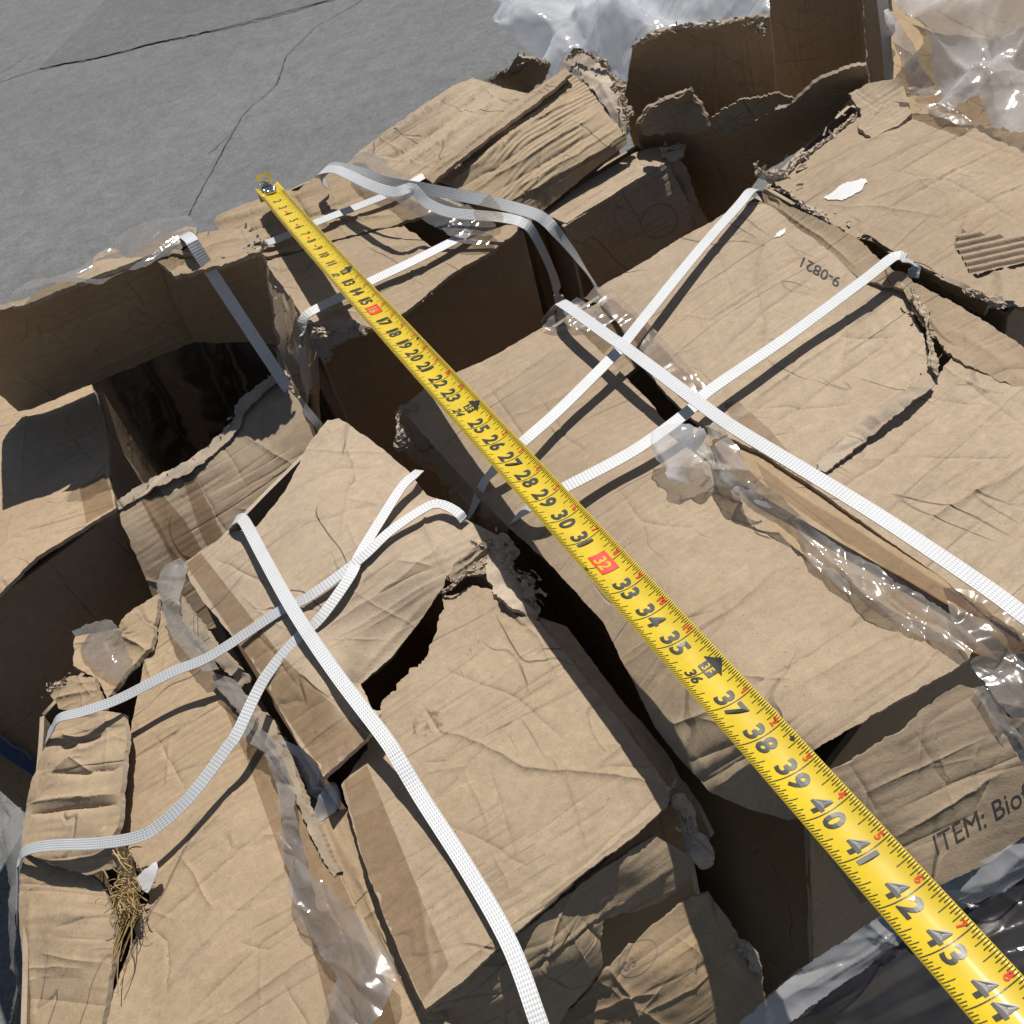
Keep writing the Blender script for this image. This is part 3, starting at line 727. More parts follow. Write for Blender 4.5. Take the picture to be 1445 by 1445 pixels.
# ================================================================== front centre carton with the lifted flap
B7 = carton('torn carton front and centre, its upper flap lifted under a wide white strap', 640, 1000)
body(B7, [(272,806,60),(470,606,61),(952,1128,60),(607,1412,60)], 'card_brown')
b7a = sheet('lifted_flap', B7, [(258,796,62.5),(290,772,63.2),(330,750,64),(362,742,64.5),(402,690,65),(438,622,65),(462,592,65),(478,590,65),(520,618,65.5),(577,664,65.7),(602,698,65.8),(625,706,66.2),(655,733,66),(705,757,65.2),(698,778,64.8),(672,800,65),(632,812,65.2),(617,838,65),
    (590,880,64.2),(555,925,63.9),(508,966,64.4),(524,1000,65.5),(531,1030,65.6),(495,1062,65.6),(456,1096,65.6),(448,1077,65.5),(422,1051,65.3),(388,987,65),(350,924,64.5),(330,900,64),(287,850,63),(268,818,62.5)],
    [(500,720,66.4),(420,830,66),(480,960,66.2),(580,790,66.6),(560,860,65.2)], mat='card', torn=1.4, tornmap={13:4,14:5,15:5,16:4,17:2,20:2,21:4}, step=5, flute=(1,-.62),
    creases=[([(602,700),(600,745),(625,810)],1.8,3),([(480,600),(500,660),(480,760)],1.2,3),([(400,700),(470,660),(540,660)],-1.,3),([(440,900),(560,820),(620,770)],1.6,4),([(350,790),(430,740),(560,700)],-1.2,3),([(500,960),(600,850),(617,840)],2.,5),([(560,790),(610,800)],1.2,2),([(380,960),(470,900)],-1.2,3),([(410,1020),(500,960)],-1.,2.5)], nrand=14, flutes=10)
lay('packing_tape', B7, [(262,796),(284,780),(398,925),(520,1040),(456,1096),(448,1077),(388,987),(346,918)], 'tape_flat', .0009, 5, [b7a])
flakes('torn_edge', B7, edge_places([(690,760,65.3),(706,772,65),(720,800,64.8),(745,830,64.6),(762,852,64.5)], .012, 1.7, 3, .006, (.5,-.2,.6))+edge_places([(632,815,65.3),(662,806,65.2),(690,790,65)], .006, 1.8, 2, .003, (.2,-.4,.3))+edge_places([(512,1010,66),(525,1030,66)], .008, 2, 3, .003, (.5,-.3,.5)), 'torn', 7)
b7c = sheet('top_flap', B7, [(622,838,64.3),(645,838,64.4),(667,826,64.6),(692,832,64.6),(722,852,64.5),(760,878,64.4),(800,926,64.3),(821,952,64.3),(866,1009,64.3),(914,1071,64.3),(946,1116,64.2),(942,1137,64),(894,1182,64.1),(831,1227,64.2),(773,1279,64.3),(716,1325,64.4),(660,1378,64.5),(600,1424,64.6),
    (571,1362,64.6),(545,1302,64.6),(508,1203,64.5),(482,1108,64.3),(512,1066,64),(530,1035,63.8),(539,993,63.8),(570,958,64),(604,924,64),(618,882,64.2),(628,860,64.3)],
    [(720,1050,64.8),(640,1200,64.9),(800,1100,64.7)], mat='card', torn=1.4, tornmap={0:4,1:4,2:4,22:5,23:4,24:5,25:5,26:5,27:5,4:3,5:2.5,11:2,12:2}, step=5, flute=(1,-.62),
    creases=[([(618,1030),(680,1050),(740,1085),(800,1090),(870,1096),(950,1110)],2.4,3),([(628,945),(730,985),(800,1050)],-1.2,2),([(560,1180),(730,1010),(840,900)],-1.2,2.6),([(600,1000),(625,1040)],-1.2,2),([(700,840),(760,900),(790,960)],1.2,2),([(690,1080),(720,1180),(735,1250)],-1,2.2),([(600,1090),(660,1080)],1,2),([(620,1385),(760,1275),(920,1150)],1.6,3),([(690,1325),(820,1225),(935,1120)],-1.2,2.5),([(836,960),(930,1090)],1.2,3)], nrand=14, flutes=10)
lay('packing_tape', B7, [(486,1104),(518,1080),(560,1180),(634,1362),(612,1392),(596,1412),(545,1302),(510,1203)], 'tape_flat', .0009, 5, [b7c])
SM = lay('dirt_smudge', B7, [(583,1015),(600,1000),(622,1005),(630,1020),(618,1032),(600,1040),(582,1036)], 'dirt', .0006, 3, [b7c], torn=3)
for k, (x0, y0, x1, y1) in enumerate([(645,1098,690,1068),(650,1120,660,1150)]): pass
# crumpled neck between flap and sheet
sheet('torn_corner', B7, [(690,790,64.4),(702,782,64.8),(722,800,64.8),(742,835,64.6),(762,858,64.),(752,880,63.5),(730,862,64.8),(712,850,65.2),(695,838,65),(688,812,64.6)], mat='torn', filmy=.8, torn=5, step=3.5, noise=(3,4,3), nrand=10)
sheet('torn_corner', B7, [(632,812,65.2),(640,795,65.6),(668,772,66),(694,762,65.8),(704,768,65.4),(698,790,64.6),(680,812,64.8),(655,812,65),(640,820,64.9)], mat='card_grey', torn=3.5, step=3.5, noise=(2.5,3,2), nrand=8, creases=[([(640,810),(690,770)],2.5,2.5)])
# right wall bulging out below the sheet's edge
sheet('side_panel', B7, [(735,862,63.6),(765,872,63.6),(800,885,63),(873,985,62.8),(939,1061,62.5),(985,1140,61.5),(1003,1182,60),(985,1200,58),(955,1140,61),(910,1085,63),(866,1025,63.3),(815,960,63.4)], mat='card_warm', torn=1.2, step=5, nrand=6, flute=(1,1.2))
flakes('torn_edge', B7, edge_places([(945,1125,64),(965,1150,63),(972,1172,62.5)], .008, 2, 3, .004, (.4,.2,.4)), 'torn', 9)
sheet('torn_corner', B7, [(962,1180,61.5),(975,1170,62),(997,1178,61.5),(1006,1200,60.8),(1004,1225,60),(992,1228,60.2),(978,1212,60.8)], mat='torn', filmy=.8, torn=2.5, step=3, noise=(2,3,2), nrand=6)
# front wall: rolled upper part, then the stamped panel
sheet('front_panel', B7, [(610,1418,63.6),(716,1330,63.4),(820,1247,63.2),(925,1180,63),(970,1205,61.6),(979,1245,60),(930,1275,59.6),(852,1297,60.6),(849,1328,59.8),(852,1358,58.6),(800,1420,57),(770,1470,56),(620,1500,57)],
    [(770,1330,62.9),(790,1360,61.2),(890,1225,62.8),(900,1255,61.2),(700,1400,62)], mat='card', torn=1.5, tornmap={6:3,7:3,8:3}, step=5, flute=(1,-.7), noise=(1.6,1.8,1.2),
    creases=[([(825,1300),(850,1330),(850,1370)],-2.5,3),([(740,1370),(850,1290),(960,1215)],1.8,5),([(760,1365),(775,1340)],-2,3)], nrand=12)
b7e = sheet('stamped_panel', B7, [(850,1372,58.5),(863,1362,58.8),(915,1312,59.4),(977,1265,60),(1001,1261,60),(1030,1300,58.6),(1056,1341,57.6),(1076,1374,56.6),(1082,1410,55.2),(1100,1500,51),(760,1500,54),(790,1440,55.5),(830,1398,57)],
    [(950,1370,58.2)], mat='card_warm', torn=2, tornmap={5:4,6:4,7:5}, step=5, flute=(1,-.7), creases=[([(860,1365),(890,1400),(905,1440)],2,3),([(970,1270),(1000,1350),(1010,1440)],-1.2,4),([(810,1440),(880,1405),(930,1400)],1.8,4)], nrand=8)
flakes('torn_edge', B7, edge_places([(1030,1330,58.2),(1056,1345,57.8),(1072,1372,57)], .007, 2, 2, .003, (.4,-.2,.5)), 'torn', 12)
# strip of lower flap seen left of the sheet
sheet('inner_flap', B7, [(440,1164,61.6),(455,1150,61.8),(493,1138,62.4),(530,1180,62.8),(610,1390,63),(640,1470,62.8),(600,1510,62),(575,1430,61.8),(557,1388,61.6),(482,1262,61.4)], mat='card_warm', torn=1.5, tornmap={9:3,8:3}, step=5, flute=(1,2.1), creases=[([(480,1180),(530,1290),(590,1430)],2.2,5)], nrand=5)

# ================================================================== front left carton
B8 = carton('long carton at the front left with a caved in left side and straw on it', 300, 1200)
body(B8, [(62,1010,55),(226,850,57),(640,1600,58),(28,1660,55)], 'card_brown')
b8 = sheet('top_flap', B8, [(178,868,60.3),(225,838,61),(250,868,61.2),(290,930,61.4),(330,1000,61.5),(372,1060,61.5),(410,1110,61.5),(450,1166,61.6),(500,1275,61.8),(570,1395,62),(680,1620,62.4),(100,1640,59.5),(148,1460,58.8),(160,1400,59),(182,1345,59.3),(195,1300,59.6),(212,1265,60),(190,1215,59.8),(172,1180,59.6),(180,1110,59.8),(186,1020,60),(205,930,60.4),(168,884,60)],
    [(300,1150,61.5),(380,1300,61.8),(270,1350,60.8)], mat='card_warm', torn=1.6, tornmap={14:4,15:5,16:4}, step=5, flute=(1,-.62),
    creases=[([(180,1340),(300,1230),(420,1130)],-1.6,2.6),([(230,1390),(330,1290),(440,1200)],1.4,3),([(260,1440),(370,1330),(470,1260)],-1.5,3),([(200,1260),(300,1160),(380,1080)],1.2,3),([(215,1310),(235,1330),(235,1400)],-1.2,2),([(220,1040),(260,1110)],-1.2,2),([(185,1075),(240,1040),(300,985)],-1.4,2.5),([(320,1110),(330,1120),(285,1180)],1.2,2.5),([(250,1200),(300,1280),(280,1320)],1.,2.4),([(370,1180),(395,1178)],1.5,3),([(300,1445),(420,1360),(530,1300)],1.3,3),([(200,900),(215,960)],2,4)], nrand=16, flutes=12)
lay('packing_tape', B8, [(318,1000),(345,1000),(405,1070),(450,1170),(500,1280),(540,1370),(560,1450),(470,1450),(440,1330),(380,1160),(350,1075)], 'tape_flat', .0008, 5, [b8])
sheet('side_panel', B8, [(70,1046,58.2),(88,1012,58.8),(110,1004,60),(150,1003,61.2),(176,1008,61.8),(178,1040,61.9),(174,1110,61.8),(168,1165,61.6),(160,1182,61.4),(158,1225,60.6),(120,1235,59),(60,1215,57.5),(33,1200,56),(34,1175,56),(40,1140,56.3),(46,1105,56.8),(56,1080,57.4)],
    [(110,1110,59.8),(100,1180,59)], mat='card_warm', torn=1.2, step=3.6, flute=(1,-.12), noise=(2.2,3,1.5),
    creases=[([(48,1150),(110,1140),(165,1135)],-4.5,4),([(50,1133),(110,1125),(166,1122)],2.5,4),([(75,1092),(120,1092),(172,1080)],-4,4),([(72,1098),(110,1060),(160,1040)],3.,5),([(88,1058),(120,1045),(150,1035)],-4.,4),([(90,1035),(120,1055)],3,4),([(60,1110),(80,1070),(90,1050)],2,4),([(130,1090),(105,1070),(120,1068)],2,3),([(140,1185),(150,1170)],3,3)], nrand=6)
sheet('side_panel', B8, [(40,1207,55.6),(90,1203,56.6),(123,1230,57.6),(143,1246,58),(160,1290,58.4),(163,1310,58.5),(162,1345,58.3),(157,1372,58.2),(150,1420,58),(138,1480,57.8),(120,1600,57.5),(25,1620,54),(34,1460,54),(34,1355,54.2),(31,1280,54.6),(32,1230,55)],
    [(90,1330,57)], mat='card_warm', torn=1., step=5, flute=(1,.1), creases=[([(35,1300),(60,1293),(150,1290)],1.5,5),([(60,1345),(110,1355),(150,1358)],1.2,3),([(50,1240),(45,1340),(50,1440)],2.,6),([(80,1310),(125,1295)],-1.2,3)], nrand=6, noise=(1.5,1.2,1))
sheet('crushed_corner', B8, [(64,972,58.6),(78,962,59),(104,955,59.8),(135,955,60.6),(152,1004,61),(110,1004,60),(84,1000,59)], mat='card_warm', torn=2.5, step=3.6, noise=(2.5,3.5,2), nrand=6, creases=[([(80,985),(150,975)],3,3)])
flakes('torn_edge', B8, edge_places([(66,975,59),(84,964,59.4),(100,957,60)], .006, 2, 2, .003, (-.4,.2,.6)), 'torn', 14)
sheet('side_flap', B8, [(168,886,60.6),(192,858,61),(224,844,61.5),(222,870,61.4),(214,915,61.2),(180,945,60.8),(150,985,60.6),(136,958,60),(104,940,59.4),(108,900,59)], [(165,920,59.4)], mat='card_warm', torn=2, step=4, noise=(2,3,1.6), nrand=6, creases=[([(165,890),(210,920)],2.5,3),([(185,870),(140,960)],-2,3)])
sheet('seam_edge', B8, [(250,835,62),(262,850,62.4),(300,900,62.6),(345,948,62.8),(352,962,62.6),(340,968,62.2),(298,925,62.),(262,885,61.8)], mat='torn', filmy=.8, torn=4, step=3.5, noise=(2,3,2), nrand=5)
sheet('seam_edge', B8, [(300,958,62.2),(330,968,62.6),(350,985,62.7),(385,1015,62.7),(408,1068,62.6),(420,1110,62.5),(450,1165,62.3),(478,1230,62.2),(470,1240,62),(440,1180,62),(405,1105,62),(380,1062,62),(345,1005,62)], mat='torn', filmy=.8, torn=4, step=3.5, noise=(2,3,2), nrand=8)

# ================================================================== left cartons
B0 = carton('closed carton at the left edge with a broad shadow over its sunlit top', 20, 700)
body(B0, [(163,721,60.5),(130,550,60.5),(-260,640,60),(-170,960,60)], 'card_brown')
b0 = sheet('top_flap', B0, [(-180,600,62),(60,528,62),(128,540,62),(145,585,62),(153,622,62),(153,667,62),(161,698,61.9),(164,717,61.8),(100,756,61.9),(52,786,61.9),(0,838,61.8),(-60,888,61.8),(-220,820,62)], [(60,660,62.3)], mat='card_warm', torn=1.3, tornmap={4:3,5:3}, step=5, flute=(1,-.35),
    creases=[([(0,655),(60,640),(150,610)],1.5,3),([(0,700),(50,690)],-1.3,2.5),([(0,760),(60,740),(150,700)],1.2,4),([(0,620),(30,610)],-1,2),([(10,760),(20,720)],1,2)], nrand=8, flutes=8)
lay('packing_tape', B0, [(112,690),(148,668),(158,698),(161,716),(122,738),(118,715)], 'tape_flat', .0008, 4, [b0])
B1 = carton('open empty carton at the left with one tall flap standing up', 280, 640)
body(B1, [(186,716,52),(140,545,62.6),(389,486,62.6),(436,610,54)], 'card_brown', skip=(1,3), floor=.22)
bk = [at(112,520,58), at(221,470,58), at(290,440,58), at(405,452,58)]
patch('side_panel', B1, [bk, [p*[1,1,.5] for p in bk], [p*[1,1,0] for p in bk]], 'card_brown', res=.01)
flap_base = (26,581,63); flap_base2 = (284,470,63)
b1f = sheet('standing_flap', B1, [(-70,464,78),(-20,447,78),(0,437,None),(35,428,77.8),(131,393,None),(190,370,None),(221,357,76.6),(246,390,None),(265,430,None),(284,470,63),(275,482,62.6),(221,503,None),(131,542,63),(45,577,63),(26,581,63),(-20,540,68)], mat='card_brown', torn=1., tornmap={11:2,9:2}, step=6, flute=(1,-.42), thick=.005,
    creases=[([(0,495),(120,450),(240,405)],-1.5,4),([(80,545),(180,500),(265,465)],1.3,3),([(0,525),(60,505)],-1,3)], nrand=6, flutes=6)
b1g = sheet('standing_flap', B1, [(221,352,76.8),(300,368,75.4),(368,340,76.4),(378,395,None),(384,440,None),(392,488,62.6),(350,482,62.8),(276,482,63),(246,425,None)], mat='card_brown', torn=1.5, tornmap={2:4,3:4,4:4}, step=5, flute=(1,-.3), thick=.005, nrand=6, creases=[([(260,420),(320,400),(375,385)],1.2,3)])
zt = 75.6
sheet('folded_edge', B1, [(212,357,zt+.8),(240,343,zt+.2),(275,332,zt),(330,326,zt),(352,320,zt),(370,338,zt+.3),(372,352,zt+.3),(345,366,zt+.4),(300,377,zt+.3),(247,390,zt+.1),(228,374,zt+.6)], mat='card', torn=2, tornmap={4:5,5:5,6:4,7:3,8:3}, step=4, noise=(2,2,2), creases=[([(230,370),(300,350),(365,335)],2.5,4)], nrand=8)
flakes('torn_edge', B1, edge_places([(345,322,zt+2),(362,334,zt+1.4),(370,348,zt),(330,366,zt-.2)], .008, 1.6, 2, .003, (.3,-.2,.5))+edge_places([(375,365,zt-2),(383,420,zt-6),(386,455,zt-8)], .006, 1.2, 1, .003, (.4,-.2,.3)), 'torn', 16)
sheet('folded_edge', B1, [(20,439,77.8),(60,412,77.6),(128,380,77.3),(132,362,77),(150,350,76.8),(168,352,76.8),(175,364,77),(205,345,76.6),(262,318,76),(277,321,76),(278,336,76.2),(222,358,77),(131,396,77.6),(60,424,78)], mat='card_grey', torn=1.6, step=4, noise=(2,2.5,2), nrand=8)
b1w = sheet('front_panel', B1, [(160,712,60.4),(194,688,61),(263,656,61.4),(311,611,61.8),(329,594,62),(331,577,62.4),(346,560,62.8),(381,535,63),(401,526,63.2),(412,538,63),(420,563,62.4),(441,614,60.6),(470,680,57.5),(420,800,53.5),(330,880,51),(240,900,51),(199,800,56.8),(175,745,59.4)],
    [(300,720,58.4),(380,620,61)], mat='card_grey', torn=1.6, tornmap={0:3,1:4,2:4,3:5,4:5,5:5,6:4,7:4,8:4,9:4}, step=5, flute=(1,-.62), noise=(1.6,1.6,1.2),
    creases=[([(270,660),(290,700),(330,770)],-1.6,3),([(200,700),(240,770),(290,840)],1.6,4),([(340,610),(385,640),(420,660)],1.6,4),([(370,560),(370,640)],-1.5,3)], nrand=10)
flakes('torn_edge', B1, edge_places([(170,708,60.8),(263,655,61.6),(311,611,62),(331,590,62.3),(335,572,62.7),(381,534,63.2)], .007, 1.2, 1, .003, (.2,-.3,.5))+edge_places([(402,528,63.2),(412,545,62.8),(416,560,62.4)], .009, 2, 2, .003, (.3,-.2,.3)), 'torn', 18)
lay('packing_tape', B1, [(196,700),(222,688),(262,735),(300,800),(285,830),(250,800)], 'tape_flat', .0009, 4, [b1w], torn=1)
lay('packing_tape', B1, [(256,672),(272,664),(310,745),(340,800),(320,818),(285,755)], 'tape_flat', .0014, 4, [b1w], torn=1)

# ================================================================== middle far carton
B2 = carton('carton with layered top flaps beneath the silver hook of the tape measure', 520, 360)
body(B2, [(428,450,61.6),(308,318,61.6),(496,230,61.6),(735,328,61.6)], 'card_brown')
sheet('far_flap', B2, [(303,316,63.6),(306,304,64),(352,285,64.4),(380,276,64.6),(404,268,64.8),(421,270,64.4),(449,248,64.8),(503,222,65),(560,240,65),(612,268,64.6),(622,296,64.2),(556,320,63.9),(470,340,63.8),(378,363,63.6),(330,352,63.4)], [(430,310,64.)], mat='card', torn=1.8, tornmap={11:2,12:2}, step=4.5, flute=(1,-.36),
    creases=[([(306,314),(360,300),(450,264)],7,7),([(412,270),(425,290),(440,320)],-5,4),([(320,335),(380,318),(450,300),(520,270)],-6,5),([(340,345),(440,322),(520,300)],4,5),([(440,326),(500,310),(560,305)],3,4),([(395,285),(400,310)],-3,4)], nrand=10, noise=(1.6,1.6,1))
sheet('near_flap', B2, [(374,370,63.7),(450,348,64),(545,322,64),(570,318,64),(610,350,63.8),(640,345,63.8),(700,322,63.8),(732,315,63.8),(730,326,63.6),(690,358,63.6),(640,386,63.6),(573,441,63.5),(522,464,63.4),(488,462,63.4),(462,458,63.6),(432,452,63.6),(404,412,63.6)], [(520,380,64.2)], mat='card', torn=1.6, tornmap={11:3,12:5,13:5,14:4,2:3,3:3}, step=4.5, flute=(1,-.42),
    creases=[([(440,440),(540,412),(640,362)],-1.8,2.5),([(470,420),(560,380),(660,330)],1.5,3),([(520,350),(580,345)],1,2.5),([(400,400),(450,380)],1.2,2.5)], nrand=12)
sheet('side_panel', B2, [(373,366,63.3),(384,376,63.4),(405,410,63.5),(434,452,63.3),(446,475,62.),(446,520,59),(448,600,52),(425,570,52),(398,525,54.5),(386,480,57.4),(382,430,60)], mat='card', torn=2, tornmap={8:4,9:4,10:4}, step=4.5, flute=(.3,1), creases=[([(400,405),(410,520)],1.5,3),([(425,440),(432,560)],-1.5,3)], nrand=5)
sheet('crushed_corner', B2, [(434,456,63.6),(470,452,64),(500,452,64),(521,462,63.6),(515,472,63),(490,478,62.6),(470,492,61.6),(462,512,60),(456,515,59.8),(446,495,61),(438,474,62.6)], mat='torn', filmy=.8, torn=4, step=3.2, noise=(3,4,3), nrand=10)
flakes('torn_edge', B2, edge_places([(440,462,63.6),(470,468,63.2),(500,468,63.4),(520,466,63.4)], .008, 1.6, 2, .003, (0,-.4,.4))+edge_places([(575,440,63.5),(640,387,63.5),(728,327,63.5)], .004, 1.3, 1, .0015, (.1,-.6,-.2)), 'torn', 20)

# ================================================================== far ridged carton and its neighbours
B3 = carton('far carton with a fluted peeling flap and a torn rolled right end', 700, 200)
body(B3, [(515,232,61),(672,128,61),(868,196,60),(738,290,61)], 'card_brown')
sheet('left_flap', B3, [(500,220,64.6),(520,205,65),(556,178,65.4),(600,145,65.6),(640,120,65.6),(667,110,65.5),(681,115,65.6),(712,125,66),(745,132,66.2),(700,175,65.6),(650,212,65),(607,245,64.4),(575,262,64),(548,262,64)], mat='card', torn=1.6, step=4.5, flute=(1,-.62), creases=[([(505,226),(590,168),(668,116)],9,8),([(525,240),(600,190),(690,122)],-9,6),([(560,245),(640,190),(715,132)],7,7),([(585,250),(660,200),(735,140)],-5,5),([(555,182),(580,172)],-5,4),([(680,120),(700,140),(670,185)],2,3)], nrand=6, flutes=6)
sheet('ridged_flap', B3, [(602,246,66),(625,226,66.8),(660,200,67.6),(730,148,68.4),(775,115,68.8),(800,98,69),(838,128,68.2),(860,160,67.2),(882,188,66),(860,205,65.8),(800,240,65.6),(722,284,65.2),(700,292,65),(655,270,65)], [(740,200,68.2),(800,165,68.2)], mat='card_fluted', torn=1.3, tornmap={5:3,6:4,7:4}, step=4, flute=(1,-.62), noise=(1,1,1),
    creases=[([(612,240),(700,180),(796,106)],5,5),([(625,246),(720,182),(806,122)],-7,5),([(640,254),(740,186),(822,132)],5,5),([(655,262),(752,198),(838,144)],-4,4),([(672,268),(770,206),(848,156)],3,4),([(690,277),(790,217),(862,172)],-2.5,3),([(700,284),(800,226),(870,182)],2.,3)], nrand=4, flutes=22)
sheet('rolled_edge', B3, [(598,248,66.6),(622,226,67.4),(660,198,68.3),(728,146,69),(772,114,69.4),(797,96,69.8),(806,106,69.6),(782,126,69.4),(738,160,68.9),(672,208,68.2),(632,238,67.4),(610,258,66.6)], mat='card', torn=1.5, step=3.6, flute=(1,-.62), noise=(2,2,1), nrand=3, creases=[([(606,250),(660,208),(735,152),(800,102)],3.5,3)])
sheet('front_panel', B3, [(700,290,65),(722,283,65.2),(800,239,65.6),(860,204,65.8),(884,188,65.9),(884,204,65),(830,245,64.),(765,298,63.2),(745,318,62.8)], mat='card_warm', torn=.8, step=4.5, flute=(1,-.62), nrand=4, creases=[([(740,285),(870,205)],1.5,4)])
sheet('rolled_end', B3, [(792,96,69),(797,80,70),(815,72,70.6),(838,78,70.4),(860,95,69.6),(870,120,68.8),(880,150,67.6),(888,178,66.4),(880,190,65.8),(862,165,67),(842,132,68.2),(815,108,68.8)], mat='torn', filmy=.8, torn=4, step=3.2, noise=(3,4,3), nrand=12, creases=[([(800,90),(850,120),(880,175)],3,4)])
flakes('torn_edge', B3, edge_places([(800,85,70.4),(825,74,71),(858,95,70),(875,135,68.5),(886,172,66.8)], .009, 1.3, 2, .004, (.3,.2,.7)), 'torn', 22)
sheet('torn_back_panel', B3, [(684,114,63),(700,108,63.6),(706,100,64),(714,104,63.8),(730,78,66),(752,82,66),(776,92,65),(770,112,62),(745,135,60),(722,128,60),(700,120,61)], mat='card_grey', torn=4, step=4, noise=(2,2.5,2), nrand=6)
flakes('torn_edge', B3, edge_places([(688,112,63.4),(712,100,64.2),(732,78,66.2),(772,92,65.4)], .011, 1.1, 2, .004, (0,.2,.7)), 'torn', 23)

B3b = carton('carton in shade with a round stamp on its front, wedged behind the straps', 880, 290)
body(B3b, [(800,326,60),(946,240,60),(900,206,58.5),(760,296,58.5)], 'card_brown', skip=(0,))
sheet('top_flap', B3b, [(765,303,62.4),(820,262,62.6),(887,221,62.8),(915,210,63),(948,207,63),(946,226,63),(880,264,62.8),(800,316,62.5)], mat='card', torn=1.5, tornmap={3:3,4:3}, step=4, flute=(1,-.62), creases=[([(790,308),(870,255),(945,215)],1.8,3)], nrand=4)
b3f = sheet('front_panel', B3b, [(794,320,62.4),(850,284,62.5),(900,255,62.6),(943,232,62.8),(960,265,60.4),(978,300,57.4),(1000,340,53.5),(960,380,51),(870,415,49),(840,408,50.5),(815,365,56.6)], mat='card_grey', torn=1., step=4.5, flute=(1,-.62), creases=[([(862,282),(878,330),(893,372)],-1.5,2.5),([(800,322),(880,275),(943,236)],1.2,2.5)], nrand=5)
sheet('side_panel', B3b, [(940,228,63),(955,222,63),(968,235,62),(978,265,60),(990,296,57.6),(1020,350,53),(1000,350,53),(977,304,57.2),(960,265,60)], mat='card_brown', torn=2, step=4, noise=(1.6,2,1.2))
sheet('torn_corner', B3b, [(932,216,63.4),(944,206,63.8),(958,202,64),(967,206,63.8),(966,222,63),(952,230,62.6),(942,230,62.8)], mat='torn', filmy=.8, torn=3, step=3, noise=(3,4,3), nrand=6)
flakes('torn_edge', B3b, edge_places([(938,210,63.6),(966,206,63.8)], .008, 2.5, 3, .003, (.2,.1,.6)), 'torn', 24)

B4 = carton('tall open carton at the far end with ragged upright inner walls', 1050, 130)
bb = (899,215,52); bc = (1062,243,54)
sheet('back_flap', B4, [(893,68,72),(912,54,73),(930,44,73.6),(975,36,74),(1017,33,74.2),(1052,27,74.6),(1086,24,74.6),(1092,80,69),(1096,150,62),(1090,230,54),(985,250,51),(895,205,56),(880,158,62),(882,132,65)], mat='card_brown', torn=1.2, tornmap={0:3,1:3,2:4,3:5,4:5,5:5}, step=5.5, flute=(.1,1), creases=[([(1012,40),(1008,170)],1.2,3),([(900,80),(950,60)],1,3)], nrand=5)
flakes('torn_edge', B4, edge_places([(900,62,73),(935,44,74),(1017,33,74.6),(1060,24,75),(1086,24,75)], .009, 1., 2, .004, (0,.1,.8))+edge_places([(1055,32,74.6),(1080,38,74),(1060,48,73)], .012, 2, 2, .005, (0,-.3,.4)), 'torn', 26)
b4i = sheet('inner_panel', B4, [(897,178,66),(912,153,68),(935,142,68.8),(960,131,69.8),(975,126,70),(990,146,68.4),(1002,184,65.6),(1052,176,66),(1123,143,68),(1157,113,70.2),(1194,98,71.2),(1222,92,71.4),(1226,112,69.6),(1198,142,66.4),(1150,198,61),(1072,246,56.6),(1040,300,51),(1000,400,42),(985,300,51.5),(920,220,60),(904,205,62.6)], mat='card_brown', torn=1.3, tornmap={0:3,1:3,2:4,3:4,4:4,5:3,6:4,7:4,8:3,9:3,10:4}, step=5, flute=(1,-.5), nrand=5)
sheet('torn_liner', B4, [(904,178,67.2),(915,156,69),(945,140,70),(972,128,71),(988,148,69),(998,182,66.4),(975,188,66),(940,186,66.4),(915,190,66)], mat='card_grey', torn=6, step=3.5, noise=(2.5,3.5,1.6), nrand=14, thick=.002)
sheet('torn_liner', B4, [(1003,180,66.6),(1010,160,68.4),(1030,148,69.2),(1060,138,70),(1085,132,70.4),(1122,142,69),(1085,160,67.8),(1050,178,66.8),(1020,192,65.8)], mat='card_grey', torn=6, step=3.5, noise=(2.5,3.5,1.6), nrand=14, thick=.002)
flakes('torn_edge', B4, edge_places([(900,178,66.6),(935,142,69.2),(972,127,70.4),(990,150,68.6),(1003,184,66)], .006, 1.4, 1, .003, (0,-.2,.6)), 'torn', 27)
sheet('side_wall', B4, [upr(1082,-40,(1094,130,57)),upr(1214,-60,(1222,94,60)),(1216,0,None),(1222,94,60),(1230,160,53),(1180,200,46),(1110,180,50),(1094,130,57),(1090,60,None)], mat='card_brown', torn=1., step=6, flute=(.05,1), creases=[([(1100,0),(1108,60),(1140,135)],1.6,4)], nrand=4)
sheet('inner_wall', B4, [upr(1212,-60,(1224,92,60.4)),upr(1245,-60,(1262,112,61)),(1258,40,None),(1262,112,61),(1262,160,57),(1235,150,55),(1224,92,60.4),(1218,0,None)], mat='card', torn=1.5, tornmap={5:4,6:4}, step=5, flute=(.05,1), nrand=4)
for (x0, x1) in ((897, 1000), (1000, 1225)): pass

